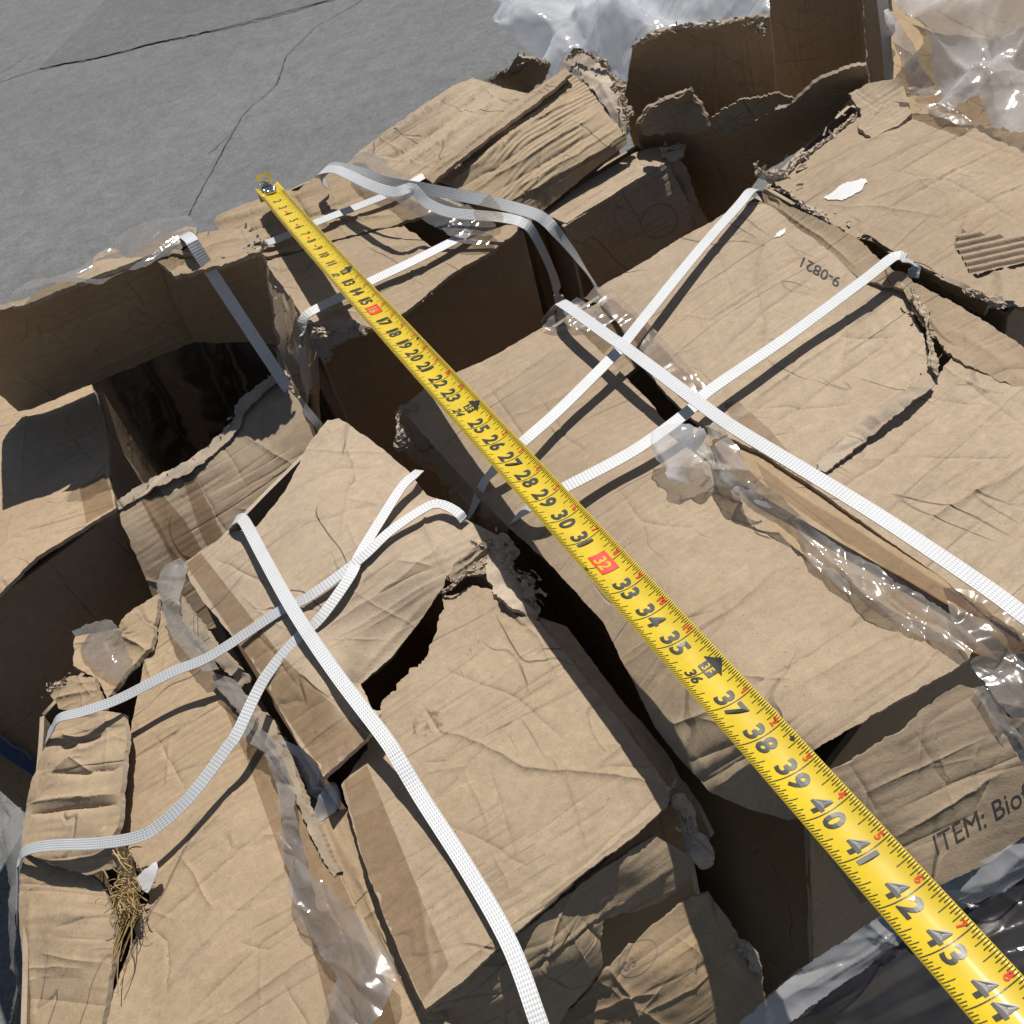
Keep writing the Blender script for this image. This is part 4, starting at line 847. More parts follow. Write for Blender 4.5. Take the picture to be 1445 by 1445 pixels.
B5 = carton('upper right carton with a ragged sunlit top and a bare corrugated scar', 1300, 300)
body(B5, [(1082,268,64),(1200,150,64),(1560,260,64),(1420,446,64)], 'card_brown')
b5 = sheet('top_flap', B5, [(1066,246,67.5),(1072,238,67.8),(1105,247,67.4),(1125,226,67.6),(1150,207,67.8),(1190,175,68),(1215,152,68.2),(1245,148,68.2),(1287,162,68.2),(1308,152,68.4),(1380,175,68.4),(1445,197,68.4),(1580,245,68.2),(1560,470,67),(1445,433,67.2),(1431,428,67.2),(1370,411,67.2),(1320,385,67.3),(1277,366,67.3),(1228,334,67.3),(1203,332,67.3),(1175,318,67.3),(1145,297,67.3),(1110,272,67.4)], [(1300,270,68.6),(1200,240,68.3),(1400,300,68.2)], mat='card', torn=1.6, tornmap={0:5,1:5,2:5,3:5,4:5,5:4,19:5,20:6,21:6,22:6,23:5,14:4,15:4}, step=5, flute=(1,-.58),
    creases=[([(1255,247),(1330,205),(1395,165)],-2,2.4),([(1255,293),(1340,245),(1445,195)],-1.4,2.4),([(1255,240),(1340,255),(1400,285),(1440,315)],-1.4,2.4),([(1160,290),(1250,292),(1330,305)],1.,2.4),([(1120,255),(1200,210),(1260,190)],2.,3),([(1130,262),(1215,210),(1290,165)],1.6,4),([(1290,165),(1360,190),(1445,225)],-1.2,3),([(1320,330),(1400,280),(1445,260)],-1.,2.5)], nrand=14, flutes=10)
sheet('raised_flap', B5, [(1197,132,69.4),(1225,118,69.8),(1268,109,70.2),(1275,120,69.6),(1287,160,68.8),(1268,178,68.5),(1230,196,68.6),(1212,182,68.6),(1215,155,68.9)], mat='card', torn=2.2, tornmap={0:3,6:4,7:4,8:4}, step=4, noise=(1.5,1.8,1.2), creases=[([(1232,128),(1245,150),(1220,180)],1.8,3),([(1240,135),(1268,180)],-1.2,3)], nrand=4)
flakes('torn_edge', B5, edge_places([(1070,244,68),(1105,250,67.8),(1150,209,68.2),(1200,165,68.5)], .011, 1.2, 2, .005, (-.3,.2,.5))+edge_places([(1105,262,67.6),(1145,298,67.4),(1180,318,67.4),(1215,335,67.4)], .008, 1.2, 2, .004, (-.2,-.3,.2))+edge_places([(1385,420,67.3),(1425,428,67.4)], .008, 1.5, 2, .004, (0,-.3,.1)), 'torn', 28)
sheet('front_panel', B5, [(1200,333,67),(1228,338,67.2),(1277,368,67.2),(1320,388,67.2),(1370,414,67),(1396,428,66.8),(1388,446,64.5),(1330,415,64),(1286,382,64),(1230,352,64.2)], mat='card_warm', torn=1.5, step=4.5, flute=(1,.6), nrand=5)
sheet('far_flap', B5, [(1258,60,67),(1250,-60,67),(1580,-80,67),(1580,250,67.4),(1445,198,67.8),(1380,176,67.9),(1308,153,67.8),(1287,163,67.6),(1262,130,67.3)], [(1400,60,67.6)], mat='card_warm', torn=1.5, step=5.5, flute=(1,.5), nrand=14, noise=(2.5,2,1), creases=[([(1300,60),(1345,120),(1380,160)],5,6),([(1320,20),(1420,60),(1445,110)],-5,7),([(1290,100),(1360,90),(1445,20)],4,6)])
# bare flutes where the liner has been ripped away
def scar():
    SEED[0] += 1
    out = [(1346,346),(1348,336),(1358,328),(1380,330),(1410,335),(1450,339),(1500,346),(1500,380),(1450,374),(1410,380),(1380,391),(1368,386),(1360,366)]
    Q = []; st = 1.6; n = len(out); bp = []
    for i in range(n):
        p = np.array(out[i], float); q = np.array(out[(i+1)%n], float); k = max(1, int(np.linalg.norm(q-p)/3)); nn = np.array([-(q-p)[1], (q-p)[0]])/np.linalg.norm(q-p)
        for j in range(k): bp.append(p+(q-p)*j/k+nn*1.6*frac(i*3+j*.4, 5))
    bp = np.array(bp); x2 = np.roll(bp[:,0], -1); y2 = np.roll(bp[:,1], -1)
    for yy in np.arange(326, 394, st):
        for xx in np.arange(1344, 1500, st*1.6):
            c = ((bp[:,1] > yy) != (y2 > yy))
            with np.errstate(all='ignore'): xi = (x2-bp[:,0])*(yy-bp[:,1])/(y2-bp[:,1])+bp[:,0]
            if (c & (xx < xi)).sum() % 2 and np.abs(bp-[xx, yy]).max(1).min() > 1: Q.append((xx, yy))
    res = delaunay_2d_cdt([Vector(p) for p in bp]+[Vector(p) for p in Q], [], [list(range(len(bp)))], 1, 1e-4)
    V = []; UV = []; nb = len(bp)
    for i, v in enumerate(res[0]):
        h = hit(v[0], v[1], [b5]); p = h[0] if h else at(v[0], v[1], 67.5); nn = h[1] if h else np.array([0,0,1.])
        a = np.array([1, -.22]); a /= np.linalg.norm(a); s = -v[0]*a[1]+v[1]*a[0] + .8*mnoise.noise((v[0]*.05, v[1]*.05, 2))
        V.append(p+nn*(.0012+.0021*math.sin(s*2*math.pi/9.5))); UV.append((v[0]*.0006, v[1]*.0006))
    return raw('corrugation_scar', V, [t for t in res[2]], MT['bare'], B5, UV, cast=False)
scar()
lay('torn_label', B5, [(1157,283),(1170,276),(1186,262),(1200,257),(1222,253),(1224,258),(1214,270),(1200,280),(1185,284),(1172,281)], 'white', .0008, 3, [b5], torn=3)
lay('torn_label', B6, [(1091,336),(1100,327),(1110,321),(1107,330),(1097,335)], 'white', .0008, 2.5, [b6r], torn=2)

sheet('torn_edge', B1, [(160,709,60.9),(194,685,61.4),(263,652,61.8),(311,607,62.2),(328,589,62.5),(330,572,62.9),(346,556,63.2),(381,531,63.4),(401,522,63.6),(406,531,63.3),(386,545,63),(354,571,62.7),(341,586,62.5),(337,602,62.2),(316,623,61.8),(267,668,61.3),(199,699,60.9),(166,719,60.5)], mat='torn', filmy=.8, torn=3.2, step=3, noise=(1.5,3,3), nrand=10, thick=.0015)
fray('torn_edge', B1, [(300,372,zt),(340,363,zt+.2),(372,350,zt+.4),(368,336,zt+1.2)], .010, .001, seed=4)
fray('torn_edge', B2, [(437,470,62.8),(452,470,63.2),(480,470,63.2),(505,470,63.2),(522,465,63.5)], .014, .002, seed=5)
fray('torn_edge', B2, [(446,478,62.4),(455,495,61),(461,512,60)], .007, .002, seed=6)
fray('torn_edge', B5, [(1066,246,67.8),(1100,248,67.8),(1125,228,67.9),(1150,209,68.1),(1190,177,68.3),(1212,158,68.5)], .009, .0, seed=7, rough=.8)
fray('torn_edge', B5, [(1085,262,67.6),(1110,274,67.6),(1145,298,67.5),(1178,320,67.5),(1204,333,67.5),(1230,335,67.5)], .007, .001, seed=8)
fray('torn_edge', B5, [(1360,408,67.4),(1385,420,67.4),(1408,428,67.4),(1430,430,67.3)], .010, .001, seed=9)
fray('torn_edge', B6, [(1286,405,67.8),(1298,430,67.4),(1308,462,67.2),(1316,500,67.1),(1322,530,67.2)], .008, .0, seed=10, rough=.8)
fray('torn_edge', B6, [(568,578,66.4),(562,592,66),(566,612,65.4),(572,640,63.6)], .010, .001, seed=12)
fray('torn_edge', B7, [(690,762,65.4),(704,768,65.4),(716,786,65),(726,806,64.8),(746,832,64.8),(760,856,64.4)], .014, .002, seed=13)
fray('torn_edge', B7, [(620,838,64.6),(640,828,65.2),(662,812,65.4),(684,800,65.2)], .008, .001, seed=14)
fray('torn_edge', B7, [(952,1122,64.2),(966,1140,63.6),(972,1160,62.8),(978,1180,61.8)], .009, .001, seed=15)
fray('torn_edge', B7, [(516,1006,66),(524,1020,66),(530,1034,65.8)], .013, .002, seed=16)
fray('torn_edge', B7, [(1040,1325,58.2),(1058,1345,57.6),(1074,1372,56.8)], .007, .001, seed=17)
fray('torn_edge', B8, [(68,974,58.9),(84,966,59.3),(102,958,59.9)], .009, .001, seed=19)
fray('torn_edge', B4, [(895,66,72.4),(930,46,73.8),(975,36,74.3),(1017,33,74.5),(1052,28,74.9),(1084,25,74.9)], .008, .001, seed=20)
fray('torn_edge', B4, [(1056,34,74.4),(1072,38,74),(1082,46,73.4)], .02, .001, seed=21)
fray('torn_edge', B3, [(800,84,70.2),(815,74,70.8),(838,80,70.6),(860,97,69.8),(872,124,68.8),(884,160,67.2),(887,185,66.2)], .014, .001, seed=22)
fray('torn_edge', B3b, [(934,214,63.4),(946,208,63.8),(966,207,63.8)], .014, .001, seed=23)
# ================================================================== printing on the board
def print_text(name, parent, s, org, ax, ay, mat, only, offset=0., off=.00025, shear=0.):
    """letters 1 unit high laid from org along ax (per unit) with ay up, in photograph axes, onto the panel"""
    V, F = text_mesh(s, offset, 3); ax = np.array(ax, float); ay = np.array(ay, float)
    # subdivide nothing: the letters are small against the board's waves
    Q = [np.array(org)+ax*(v[0]+shear*v[1])+ay*v[1] for v in V]
    Q, F = refine(Q, F, 3.5)
    return lay_mesh(name, parent, Q, F, mat, off, only)
print_text('printed_text', B6, 'ITEM: Biof', (1320,1208), (31.5,-18.3), (-10,-39), 'ink_card', [b6f], .0)
print_text('printed_text', B6, '9-0821', (1188,393.5), (-20.5,-11.6), (-8,19), 'ink_card', [b6r], .012)
print_text('stamp_number', B7, '03', (882,1372), (19,-13), (-9,-17), 'ink_mid', [b7e], .0)
def ring(name, parent, cx, cy, a, b, ang, w, mat, only, n=56):
    Q = []; F = []
    for i in range(n):
        t = 2*math.pi*i/n; c, s = math.cos(ang), math.sin(ang)
        for k in (1, 1-w): 
            x, y = a*k*math.cos(t), b*k*math.sin(t); Q.append((cx+x*c-y*s, cy+x*s+y*c))
    for i in range(n): j = (i+1) % n; F.append((2*i, 2*j, 2*j+1, 2*i+1))
    Q, F = refine(Q, F, 3.)
    return lay_mesh(name, parent, Q, F, mat, .0002, only)
ring('stamp_ring', B7, 900, 1352, 33, 21, -.75, .05, 'ink_mid', [b7e])
ring('stamp_ring', B3b, 930, 312, 27, 24, -.5, .07, 'ink_mid', [b3f])
def bars(name, parent, items, mat, only):
    Q = []; F = []
    for x0, y0, x1, y1, w in items:
        a, b = np.array([x0, y0], float), np.array([x1, y1], float); n = np.array([-(b-a)[1], (b-a)[0]]); n /= np.linalg.norm(n)
        k = max(2, int(np.linalg.norm(b-a)/7)); st = len(Q)
        for i in range(k+1):
            p = a+(b-a)*i/k; ww = w*(.5+.8*abs(frac(p[0]*.21+p[1]*.13, 3))); Q += [tuple(p+n*ww*.5), tuple(p-n*ww*.5)]
            if i: F.append((st+2*i-2, st+2*i, st+2*i+1, st+2*i-1))
    Q, F = refine(Q, F, 3.5)
    return lay_mesh(name, parent, Q, F, mat, .00015, only)
r = random.Random(4)
bars('faded_print', B7, [(640+i*9+r.uniform(-3,3), 1218+i*8, 668+i*9+r.uniform(-8,8), 1200+i*8, 2.6) for i in range(9)] + [(660+i*13, 1160+i*14, 700+i*13+r.uniform(-6,6), 1134+i*14, 2.) for i in range(7)], 'ink_faint', [b7c])
bars('faded_print', B3b, [(912,318,938,306,2.4),(915,325,944,312,2.4),(918,331,946,318,2.4)], 'ink_faint', [b3f])

# ================================================================== tape measure
S3, E3, D0t, D1t = None, None, 1.225, .4025
TT = [-.3, 8, 16, 24, 32, 36, 40, 44]
TPX = [(377,266),(442,342),(527,438),(659,582),(846,790),(997,955),(1170,1150),(1395,1403)]
A3 = CAM+ray(377,268)*D0t; E3 = CAM+ray(1395,1403)*D1t
CP = []
for t, (x, y) in zip(TT, TPX):
    p = A3+(E3-A3)*t/44-CAM; CP.append(CAM+ray(x, y)*p.dot(Fw))
CP.append(CP[-1]+(CP[-1]-CP[-2])*1.1); TT.append(48.4)
cs = [np.polyfit(TT, [c[k] for c in CP], 4) for k in range(3)]
def tc(t): return np.array([np.polyval(c, t) for c in cs])
BW = .0288
def tframe(t):
    T = tc(t+.05)-tc(t-.05); T /= np.linalg.norm(T)
    side = np.cross([0,0,1.], T); side /= np.linalg.norm(side)
    if side.dot(Rr) < 0: side = -side
    N = np.cross(T, side); N = N if N[2] > 0 else -N
    a = math.radians(TROLL); return T, side*math.cos(a)+N*math.sin(a), N*math.cos(a)-side*math.sin(a)
TROLL = -6.
SAG = .0042
def tpos(t, s, off=0.):
    """t inches along, s across (-.5..+.5)"""
    T, W, N = tframe(t); z = SAG*(4*s*s); sl = 8*SAG*s/BW
    n = N-W*sl; n /= np.linalg.norm(n)
    return tc(t)+W*s*BW+N*z+n*off
tm = empty('tape_measure', tuple(tc(20)*[1,1,0]+[0,0,.64]), 'yellow steel tape measure blade stretched diagonally across the cartons', 'tape measure')
ts = np.linspace(-.35, 47.5, 260); ss = np.linspace(-.5, .5, 15); V = []; F = []
for side in (0, 1):
    for t in ts:
        for s in ss: V.append(tpos(t, s, 0 if side == 0 else -.0004))
n1 = len(ts)*len(ss); m = len(ss)
for i in range(len(ts)-1):
    for j in range(m-1):
        a = i*m+j; F.append((a, a+m, a+m+1, a+1)); F.append((n1+a, n1+a+1, n1+a+m+1, n1+a+m))
    for j in (0, m-1): a = i*m+j; F.append((a, a+m, n1+a+m, n1+a))
raw('blade', V, F, MT['yellow'], tm, cast=False)
def quad_strip(lst):
    V = []; F = []
    for t0, s0, t1, s1, w in lst:            # line from (t0,s0) to (t1,s1), width w inches
        k = max(1, int(abs(s1-s0)*14)+int(abs(t1-t0)*3)); b = len(V)
        d = np.array([(t1-t0), (s1-s0)*1.13]); d /= np.linalg.norm(d)+1e-9; nx, ny = -d[1]*w/2, d[0]*w/2/1.13
        for i in range(k+1):
            u = i/k; t, s = t0+(t1-t0)*u, s0+(s1-s0)*u
            V += [tpos(t+nx, s+ny, .00025), tpos(t-nx, s-ny, .00025)]
            if i: F.append((b+2*i-2, b+2*i-1, b+2*i+1, b+2*i))
    return V, F
L = []
for i in range(1, 47*16):
    t = i/16
    if t < .9: continue
    if i % 16 == 0: continue
    ln = .25 if i % 8 == 0 else (.19 if i % 4 == 0 else (.14 if i % 2 == 0 else .10))
    w = .017
    L.append((t, .495, t, .495-ln, w)); L.append((t, -.495, t, -.495+ln, w))
    if t > 1 and t < 24: L.append((t+1/32, -.495, t+1/32, -.42, .010))
V, F = quad_strip(L); raw('graduation', V, F, MT['ink'], tm, smooth=False, cast=False)
V, F = quad_strip([(t, -.495, t, .495, .020) for t in range(12, 48)]+[(t, -.495, t, -.2, .018) for t in range(1, 12)]+[(t, .495, t, .2, .018) for t in range(1, 12)]); raw('inch_line', V, F, MT['ink'], tm, smooth=False, cast=False)
GL = {}
def glyph(ch, bold):
    if (ch, bold) not in GL: GL[(ch, bold)] = text_mesh(ch, bold, 3)
    return GL[(ch, bold)]
def put(lst, off=.00035):
    """lst of (string, t of left edge, s of foot, height inches, width factor, bold, anchor)"""
    V = []; F = []
    for s, t, base, h, wf, bold, anc in lst:
        gv, gf = glyph(s, bold); k = h/.73
        x0, x1 = gv[:,0].min(), gv[:,0].max(); sh = {'l': x0, 'r': x1, 'c': (x0+x1)/2}[anc]; b = len(V)
        for x, y in gv: V.append(tpos(t+(x-sh)*k*wf, base+y*k/1.13, off))
        F += [tuple(i+b for i in f) for f in gf]
    return V, F
B = .032
big = []; small_red = []; foot = []; yel = []; sq = []
for n in range(2, 47):
    st = str(n)
    if n % 12 == 0:
        foot.append((st[0], n-.03, -.30, .27, .95, .028, 'r')); foot.append((st[1], n+.03, -.30, .27, .95, .028, 'l')); continue
    if n % 16 == 0: continue
    if n < 10: big.append((st, n-.06, -.17, .40, .9, .018, 'r'))
    elif n < 12 and 0: pass
    elif n < 12: big.append((st, n-.06, -.17, .40, .9, .018, 'r'))
    else: big.append((st[0], n-.055, -.19, .44, .98, B, 'r')); big.append((st[1], n+.055, -.19, .44, .98, B, 'l'))
for n in range(13, 47):
    if n % 12: small_red.append((str(n % 12), n-.06, .30, .165, 1., .03, 'r'))
from itertools import groupby
for _, g in groupby(sorted(big+foot, key=lambda q: round(q[1])), key=lambda q: round(q[1])):
    V, F = put(list(g)); raw('numeral', V, F, MT['ink'], tm, smooth=False, cast=False)
for q in small_red:
    V, F = put([q]); raw('red_numeral', V, F, MT['red'], tm, smooth=False, cast=False)
V, F = [], []
def box(t0, t1, s0, s1, V, F, off=.0003):
    n = 5; b = len(V)
    for i in range(n+1):
        for j in range(n+1): V.append(tpos(t0+(t1-t0)*i/n, s0+(s1-s0)*j/n, off))
    for i in range(n):
        for j in range(n): a = b+i*(n+1)+j; F.append((a, a+n+1, a+n+2, a+1))
for c in (16, 32): box(c-.40, c+.30, -.21, .21, V, F, .00045)
for c in (3.45, 5.45, 7.35, 8.45): box(c-.08, c+.12, -.06, .02, V, F)
raw('red_mark', V, F, MT['red'], tm, smooth=False, cast=False)
# foot arrows
V = []; F = []
def poly(pts, off=.00045):
    b = len(V); n = len(pts); c = np.mean(pts, 0)
    V.append(tpos(*c, off))
    for p in pts: V.append(tpos(*p, off))
    for i in range(n): F.append((b, b+1+i, b+1+(i+1) % n))
for c in (12, 24, 36):
    for (a, d, e, f) in ((-.20, .20, .02, .13), (-.20, .20, .13, .24)):
        poly([(c+a, e), (c+d, e), (c+d, f), (c+a, f)])
    poly([(c-.33, .24), (c+.33, .24), (c+.12, .38), (c, .465), (c-.12, .38)])
for c in (19.2, 38.4):
    poly([(c-.07, .40), (c, .36), (c+.07, .40), (c, .45)])
poly([(31.93, -.44), (32, -.48), (32.07, -.44), (32, -.39)])
raw('foot_arrow', V, F, MT['ink'], tm, smooth=False, cast=False)
V, F = put([('32'[0], 31.93, -.155, .33, .95, .02, 'r'), ('2', 31.97, -.155, .33, .95, .02, 'l'), ('1', 15.9, -.155, .33, .95, .02, 'r'), ('6', 15.95, -.155, .33, .95, .02, 'l')]+
           [q for c, d in ((12, '1'), (24, '2'), (36, '3')) for q in ((d, c-.02, .055, .20, .9, .02, 'r'), ('F', c+.03, .055, .20, .9, .02, 'l'))], .0006)
raw('reversed_numeral', V, F, MT['yellow'], tm, smooth=False, cast=False)
# end hook: bent plate with a window, and rivets
def boxmesh(c, X, Y, Z, hx, hy, hz, bev=.0004):
    V = []; F = []
    for sx in (-1, 1):
        for sy in (-1, 1):
            for sz in (-1, 1): V.append(c+X*hx*sx+Y*hy*sy+Z*hz*sz)
    F = [(0,1,3,2),(4,6,7,5),(0,4,5,1),(2,3,7,6),(0,2,6,4),(1,5,7,3)]; return V, F
def multi(name, parts, mat, parent):
    V = []; F = []
    for v, f in parts: b = len(V); V += list(v); F += [tuple(i+b for i in q) for q in f]
    return raw(name, V, F, MT[mat], parent, smooth=False, cast=False)
T, W, N = tframe(0.); c0 = tc(0.); inch = .0254
hk = multi('end_hook', [boxmesh(c0+T*.006+N*.0022, T, W, N, .012, .0065, .0006), boxmesh(c0-T*.0075+N*.0086, T, W, N, .0007, .0085, .0020), boxmesh(c0-T*.0075+N*.0165, T, W, N, .0007, .0085, .0018),
    boxmesh(c0-T*.0075+N*.0125+W*.0066, T, W, N, .0007, .0020, .0024), boxmesh(c0-T*.0075+N*.0125-W*.0066, T, W, N, .0007, .0020, .0024), boxmesh(c0-T*.0075+N*.004, T, W, N, .0007, .0062, .0032), boxmesh(c0-T*.0075-N*.006, T, W, N, .0007, .0125, .0075)], 'steel', tm)
def dome(c, X, Y, Z, r, h, n=14):
    V = [c+Z*h]; F = []
    for k, (rr, hh) in enumerate(((.6, .8), (1, .25), (1, -.3))):
        for i in range(n): a = 2*math.pi*i/n; V.append(c+(X*math.cos(a)+Y*math.sin(a))*r*rr+Z*h*hh)
    for i in range(n):
        j = (i+1) % n; F.append((0, 1+i, 1+j))
        for k in (0, 1): a = 1+k*n; F.append((a+i, a+n+i, a+n+j, a+j))
    return V, F
for (dt, dw) in ((.004, .0062), (.004, -.0062), (.0125, .004), (.0125, -.003)):
    v, f = dome(c0+T*dt+W*dw+N*.003, T, W, N, .0033, .0016); raw('rivet', v, f, MT['steel'], hk, cast=False)

# ================================================================== straps
def strap(label, pts, width=.0135, group=None, mat='strap', **kw):
    o = ribbon('strap', None, pts, width, mat, **kw); tag(o, label, 'strap', group); return o
SG = 'plastic straps binding the cartons'
strap('wide white strap running down the front centre carton to the bottom edge', [(330,752,62.6),(329,738,64.8),(336,732,65.6),(345,736,66),(372,786,67),(414,861,67.6),(470,945,67.6),(542,1040,67),(565,1076,66.6),(595,1126,66),(663,1232,65.6),(720,1334,65.4),(761,1445,65.),(800,1560,64),(840,1680,59),(850,1760,50)], .0096, SG)
strap('white strap looping over the lifted flap and left around the caved in side', [(668,790,55),(664,758,61),(656,737,66),(644,722,66.9),(618,711,67.2),(594,720,67.3),(549,751,67.4),(508,789,67.3),(438,841,66.9),(397,861,66.2),(300,924,64.6),(242,949,63.8),(166,987,63),(114,1005,62.4),(84,1013,61.4),(74,1028,60),(66,1043,58.6),(66,1060,56)], .0076, SG, rolls=[(0,0),(.3,0),(.5,10),(.75,18),(.9,6),(1,0)])
strap('white strap sagging in an S curve across the front left carton', [(592,664,66.6),(585,670,67),(568,686,67.2),(542,726,67.3),(508,782,67.2),(494,813,67.2),(452,872,66.8),(418,903,66.2),(373,958,65.4),(335,1034,64.6),(322,1053,64.4),(270,1122,63.6),(225,1164,63),(194,1181,62.6),(138,1190,61.4),(69,1193,59.6),(36,1201,57.6),(28,1214,56),(25,1228,54),(24,1300,46)], .0079, SG, rolls=[(0,0),(.3,10),(.5,25),(.8,15),(1,0)])
strap('white strap crossing the large carton from its far corner', [(1090,300,60),(1078,276,66),(1062,268,68.6),(1042,290,68.9),(985,355,69),(908,450,69.),(882,483,69.2),(868,500,69.2),(792,576,69),(737,625,68.9),(700,660,67.8),(684,680,66.4),(668,715,64),(655,745,61),(648,790,55)], .0094, SG)
strap('white strap on the large carton with a curled end at its right rim', [(1288,392,66.5),(1290,376,67.4),(1276,364,68.8),(1262,362,68.9),(1218,396,68.9),(1109,477,69),(1000,552,69),(972,580,69),(896,635,69),(799,687,68.8),(760,708,68.2),(730,728,66.4),(712,750,63),(702,772,59.5),(695,830,52)], .0094, SG)
strap('long white strap raised along the taped seam of the large carton', [(770,452,63),(778,440,66.5),(788,428,69.),(800,432,70),(860,475,70.4),(882,490,70.4),(979,563,70.4),(1035,603,70.6),(1121,655,70.8),(1200,703,70.8),(1277,752,70.6),(1390,828,70.2),(1450,872,70),(1540,935,69.4),(1590,985,66),(1600,1040,58)], .0100, SG)
strap('white strap bent over the top of the standing flap into the open carton', [(255,330,zt-.4),(262,332,zt+2.),(271,340,zt+2.2),(284,362,zt+1),(391,525,64.6),(420,566,61),(453,606,56.5),(480,660,50)], .0115, SG)
strap('white strap tied flat across the near flap of the hook carton', [(437,600,50),(432,548,56),(427,490,61),(426,466,63.6),(430,447,64.8),(446,436,65),(470,424,64.9),(500,409,64.9),(525,396,64.9),(580,370,64.9),(646,337,64.8),(664,327,64.6)], .0115, SG)
strap('white strap lying under the tape hook on the far flap', [(345,349,63.8),(370,344,64.4),(393,337,64.7),(449,313,65),(511,289,65.2),(560,269,65.6),(598,248,65.8)], .0105, SG)
strap('loose white strap loop nearer the tape hook, falling over the carton edge', [(462,262,65.4),(450,249,67),(456,241,68.4),(473,239,69),(495,248,69.4),(525,262,69.8),(556,271,69.8),(580,265,69.6),(590,273,69),(602,286,68.2),(632,299,67.4),(675,304,66.9),(708,307,66.6),(736,314,66.2),(752,328,65),(777,379,60),(790,425,55),(800,480,48)], .0112, SG, rolls=[(0,0),(.3,-25),(.55,-25),(.7,0),(1,0)])
strap('loose grey looking strap loop behind, draped over the stamped carton', [(455,246,67.4),(470,236,68.8),(507,243,69.6),(545,257,69.4),(597,266,68.8),(646,275,68.2),(698,286,67.4),(750,300,66.4),(770,311,65.6),(786,328,64.4),(815,365,60.4),(840,404,55.6),(860,450,50)], .0122, SG, rolls=[(0,-30),(.35,-50),(.6,-20),(1,0)])
strap('pale strap hanging upright beside the far open carton', [upr(1238,-60,(1256,112,62)),upr(1252,60,(1256,112,62)),(1256,112,62),(1262,150,58)], .012, SG)
B0W = [o for o in COL.objects if o.parent == B0]
def near(x, y, d):
    h = hit(x, y, B0W); p = h[0] if h else at(x, y, 36); return p+(CAM-p)/np.linalg.norm(CAM-p)*d
sa, sb = near(-20,1037,.012), near(36,1074,.012)
strap('blue strap low at the left edge beneath the shaded carton', [sa+(sa-sb)*1.0, sa, sb, sb+(sb-sa)*.9], .016, None, 'strap_blue')

# ================================================================== plastic
def plastic(name, label, cat, outline, mat, ctrl=(), step=4.5, noise=(3,4,2), nrand=14, torn=3, creases=(), thick=.0003, parent=None, flute=(1,-.6), filmy=None):
    if filmy is None: filmy = max(.6, noise[0]*.45)
    noise = (noise[0]*.7, noise[1]*.4, noise[2]*.5); nrand = nrand*2
    o = sheet(name, parent, outline, ctrl, mat, torn=torn, step=step, noise=noise, nrand=nrand, flutes=4, creases=creases, thick=0, cast=False, flute=flute, filmy=filmy)
    if parent is None: tag(o, label, cat)
    return o
plastic('packing_tape', None, None, [(822,418,68.),(838,404,68.4),(862,405,68.4),(898,438,68),(950,495,67.8),(1002,547,67.8),(984,568,67.8),(930,520,67.9),(880,465,68),(850,432,68.2)], 'tape_gloss', noise=(.8,1.5,1), torn=1.5, parent=B6, step=3.5)
plastic('packing_tape', None, None, [(765,460,67.8),(790,440,68),(815,425,68),(850,432,68),(870,450,67.8),(850,470,67.5),(806,462,67.9),(780,468,67.6)], 'tape_clear', noise=(.8,1.5,1), torn=2, parent=B6, step=3.5)
lay('packing_tape', B6, [(1020,570),(1042,566),(1085,605),(1128,655),(1150,690),(1100,668),(1062,632)], 'tape_flat', .0008, 4, [b6r])
lay('packing_tape', B6, [(1066,650),(1130,700),(1205,745),(1300,808),(1400,868),(1460,905),(1440,925),(1385,905),(1310,850),(1240,795),(1150,735),(1085,690)], 'tape_flat', .0010, 5)
plastic('packing_tape', None, None, [(1330,830,68.4),(1380,838,68.6),(1440,868,68.4),(1500,930,67.6),(1470,945,67.4),(1425,930,67.8),(1398,945,67.6),(1380,920,68.8),(1345,880,68.8)], 'tape_gloss', noise=(1.5,2.5,1.6), torn=2, parent=B6, step=3.5)
plastic('packing_tape', None, None, [(1372,972,67.9),(1392,966,67.6),(1440,1040,66.2),(1490,1120,64.4),(1470,1140,64.),(1425,1070,65.8)], 'tape_clear', noise=(1,2,1), torn=1, parent=B6, step=4)
plastic('packing_tape', None, None, [(1376,930,68.6),(1400,915,68.4),(1460,930,67.8),(1520,990,66.6),(1500,1090,63.8),(1440,1040,65.8),(1398,980,67.4)], 'tape_clear', noise=(1.5,2.5,1.5), torn=2, parent=B6, step=4)
plastic('plastic_bag', 'crumpled clear bag scrap poking from the seam of the large carton', 'plastic bag', [(946,628,68.4),(966,612,69.2),(990,605,69.8),(1020,640,69.8),(1045,680,69.6),(1085,712,69.2),(1105,722,68.8),(1075,708,68.6),(1030,690,68.6),(985,678,68.4),(958,678,68.4),(943,650,68.2)], 'bag', [(990,650,70.4),(1040,690,69.8)], step=3, noise=(4,5,2), torn=2, nrand=16)
plastic('torn_tape_film', 'long twisted strip of clear torn tape film along the seam of the large carton', 'plastic film', [(972,592,68.6),(990,583,69.4),(1010,592,69.8),(1045,640,70),(1090,690,70),(1150,745,69.8),(1225,795,69.6),(1300,835,69.6),(1350,875,69.6),(1384,915,69.2),(1372,924,69),(1320,906,69),(1262,880,69),(1200,840,69),(1145,795,69),(1090,742,68.9),(1035,685,68.8),(998,640,68.7)], 'tape_grey', [(1020,632,70.3),(1120,732,70.2),(1250,836,70.1)], step=3.2, noise=(3,4,2), torn=2, nrand=20, flute=(1,.8))
plastic('packing_tape', None, None, [(228,832,62.),(240,800,62.6),(256,788,63),(264,796,63),(252,830,63),(246,866,62.8),(300,920,63),(310,945,63),(292,950,62.6),(240,890,62.2),(228,866,62)], 'tape_grey', [(240,846,63.4)], noise=(2,3,2), torn=1.5, step=3, parent=B8, nrand=10)
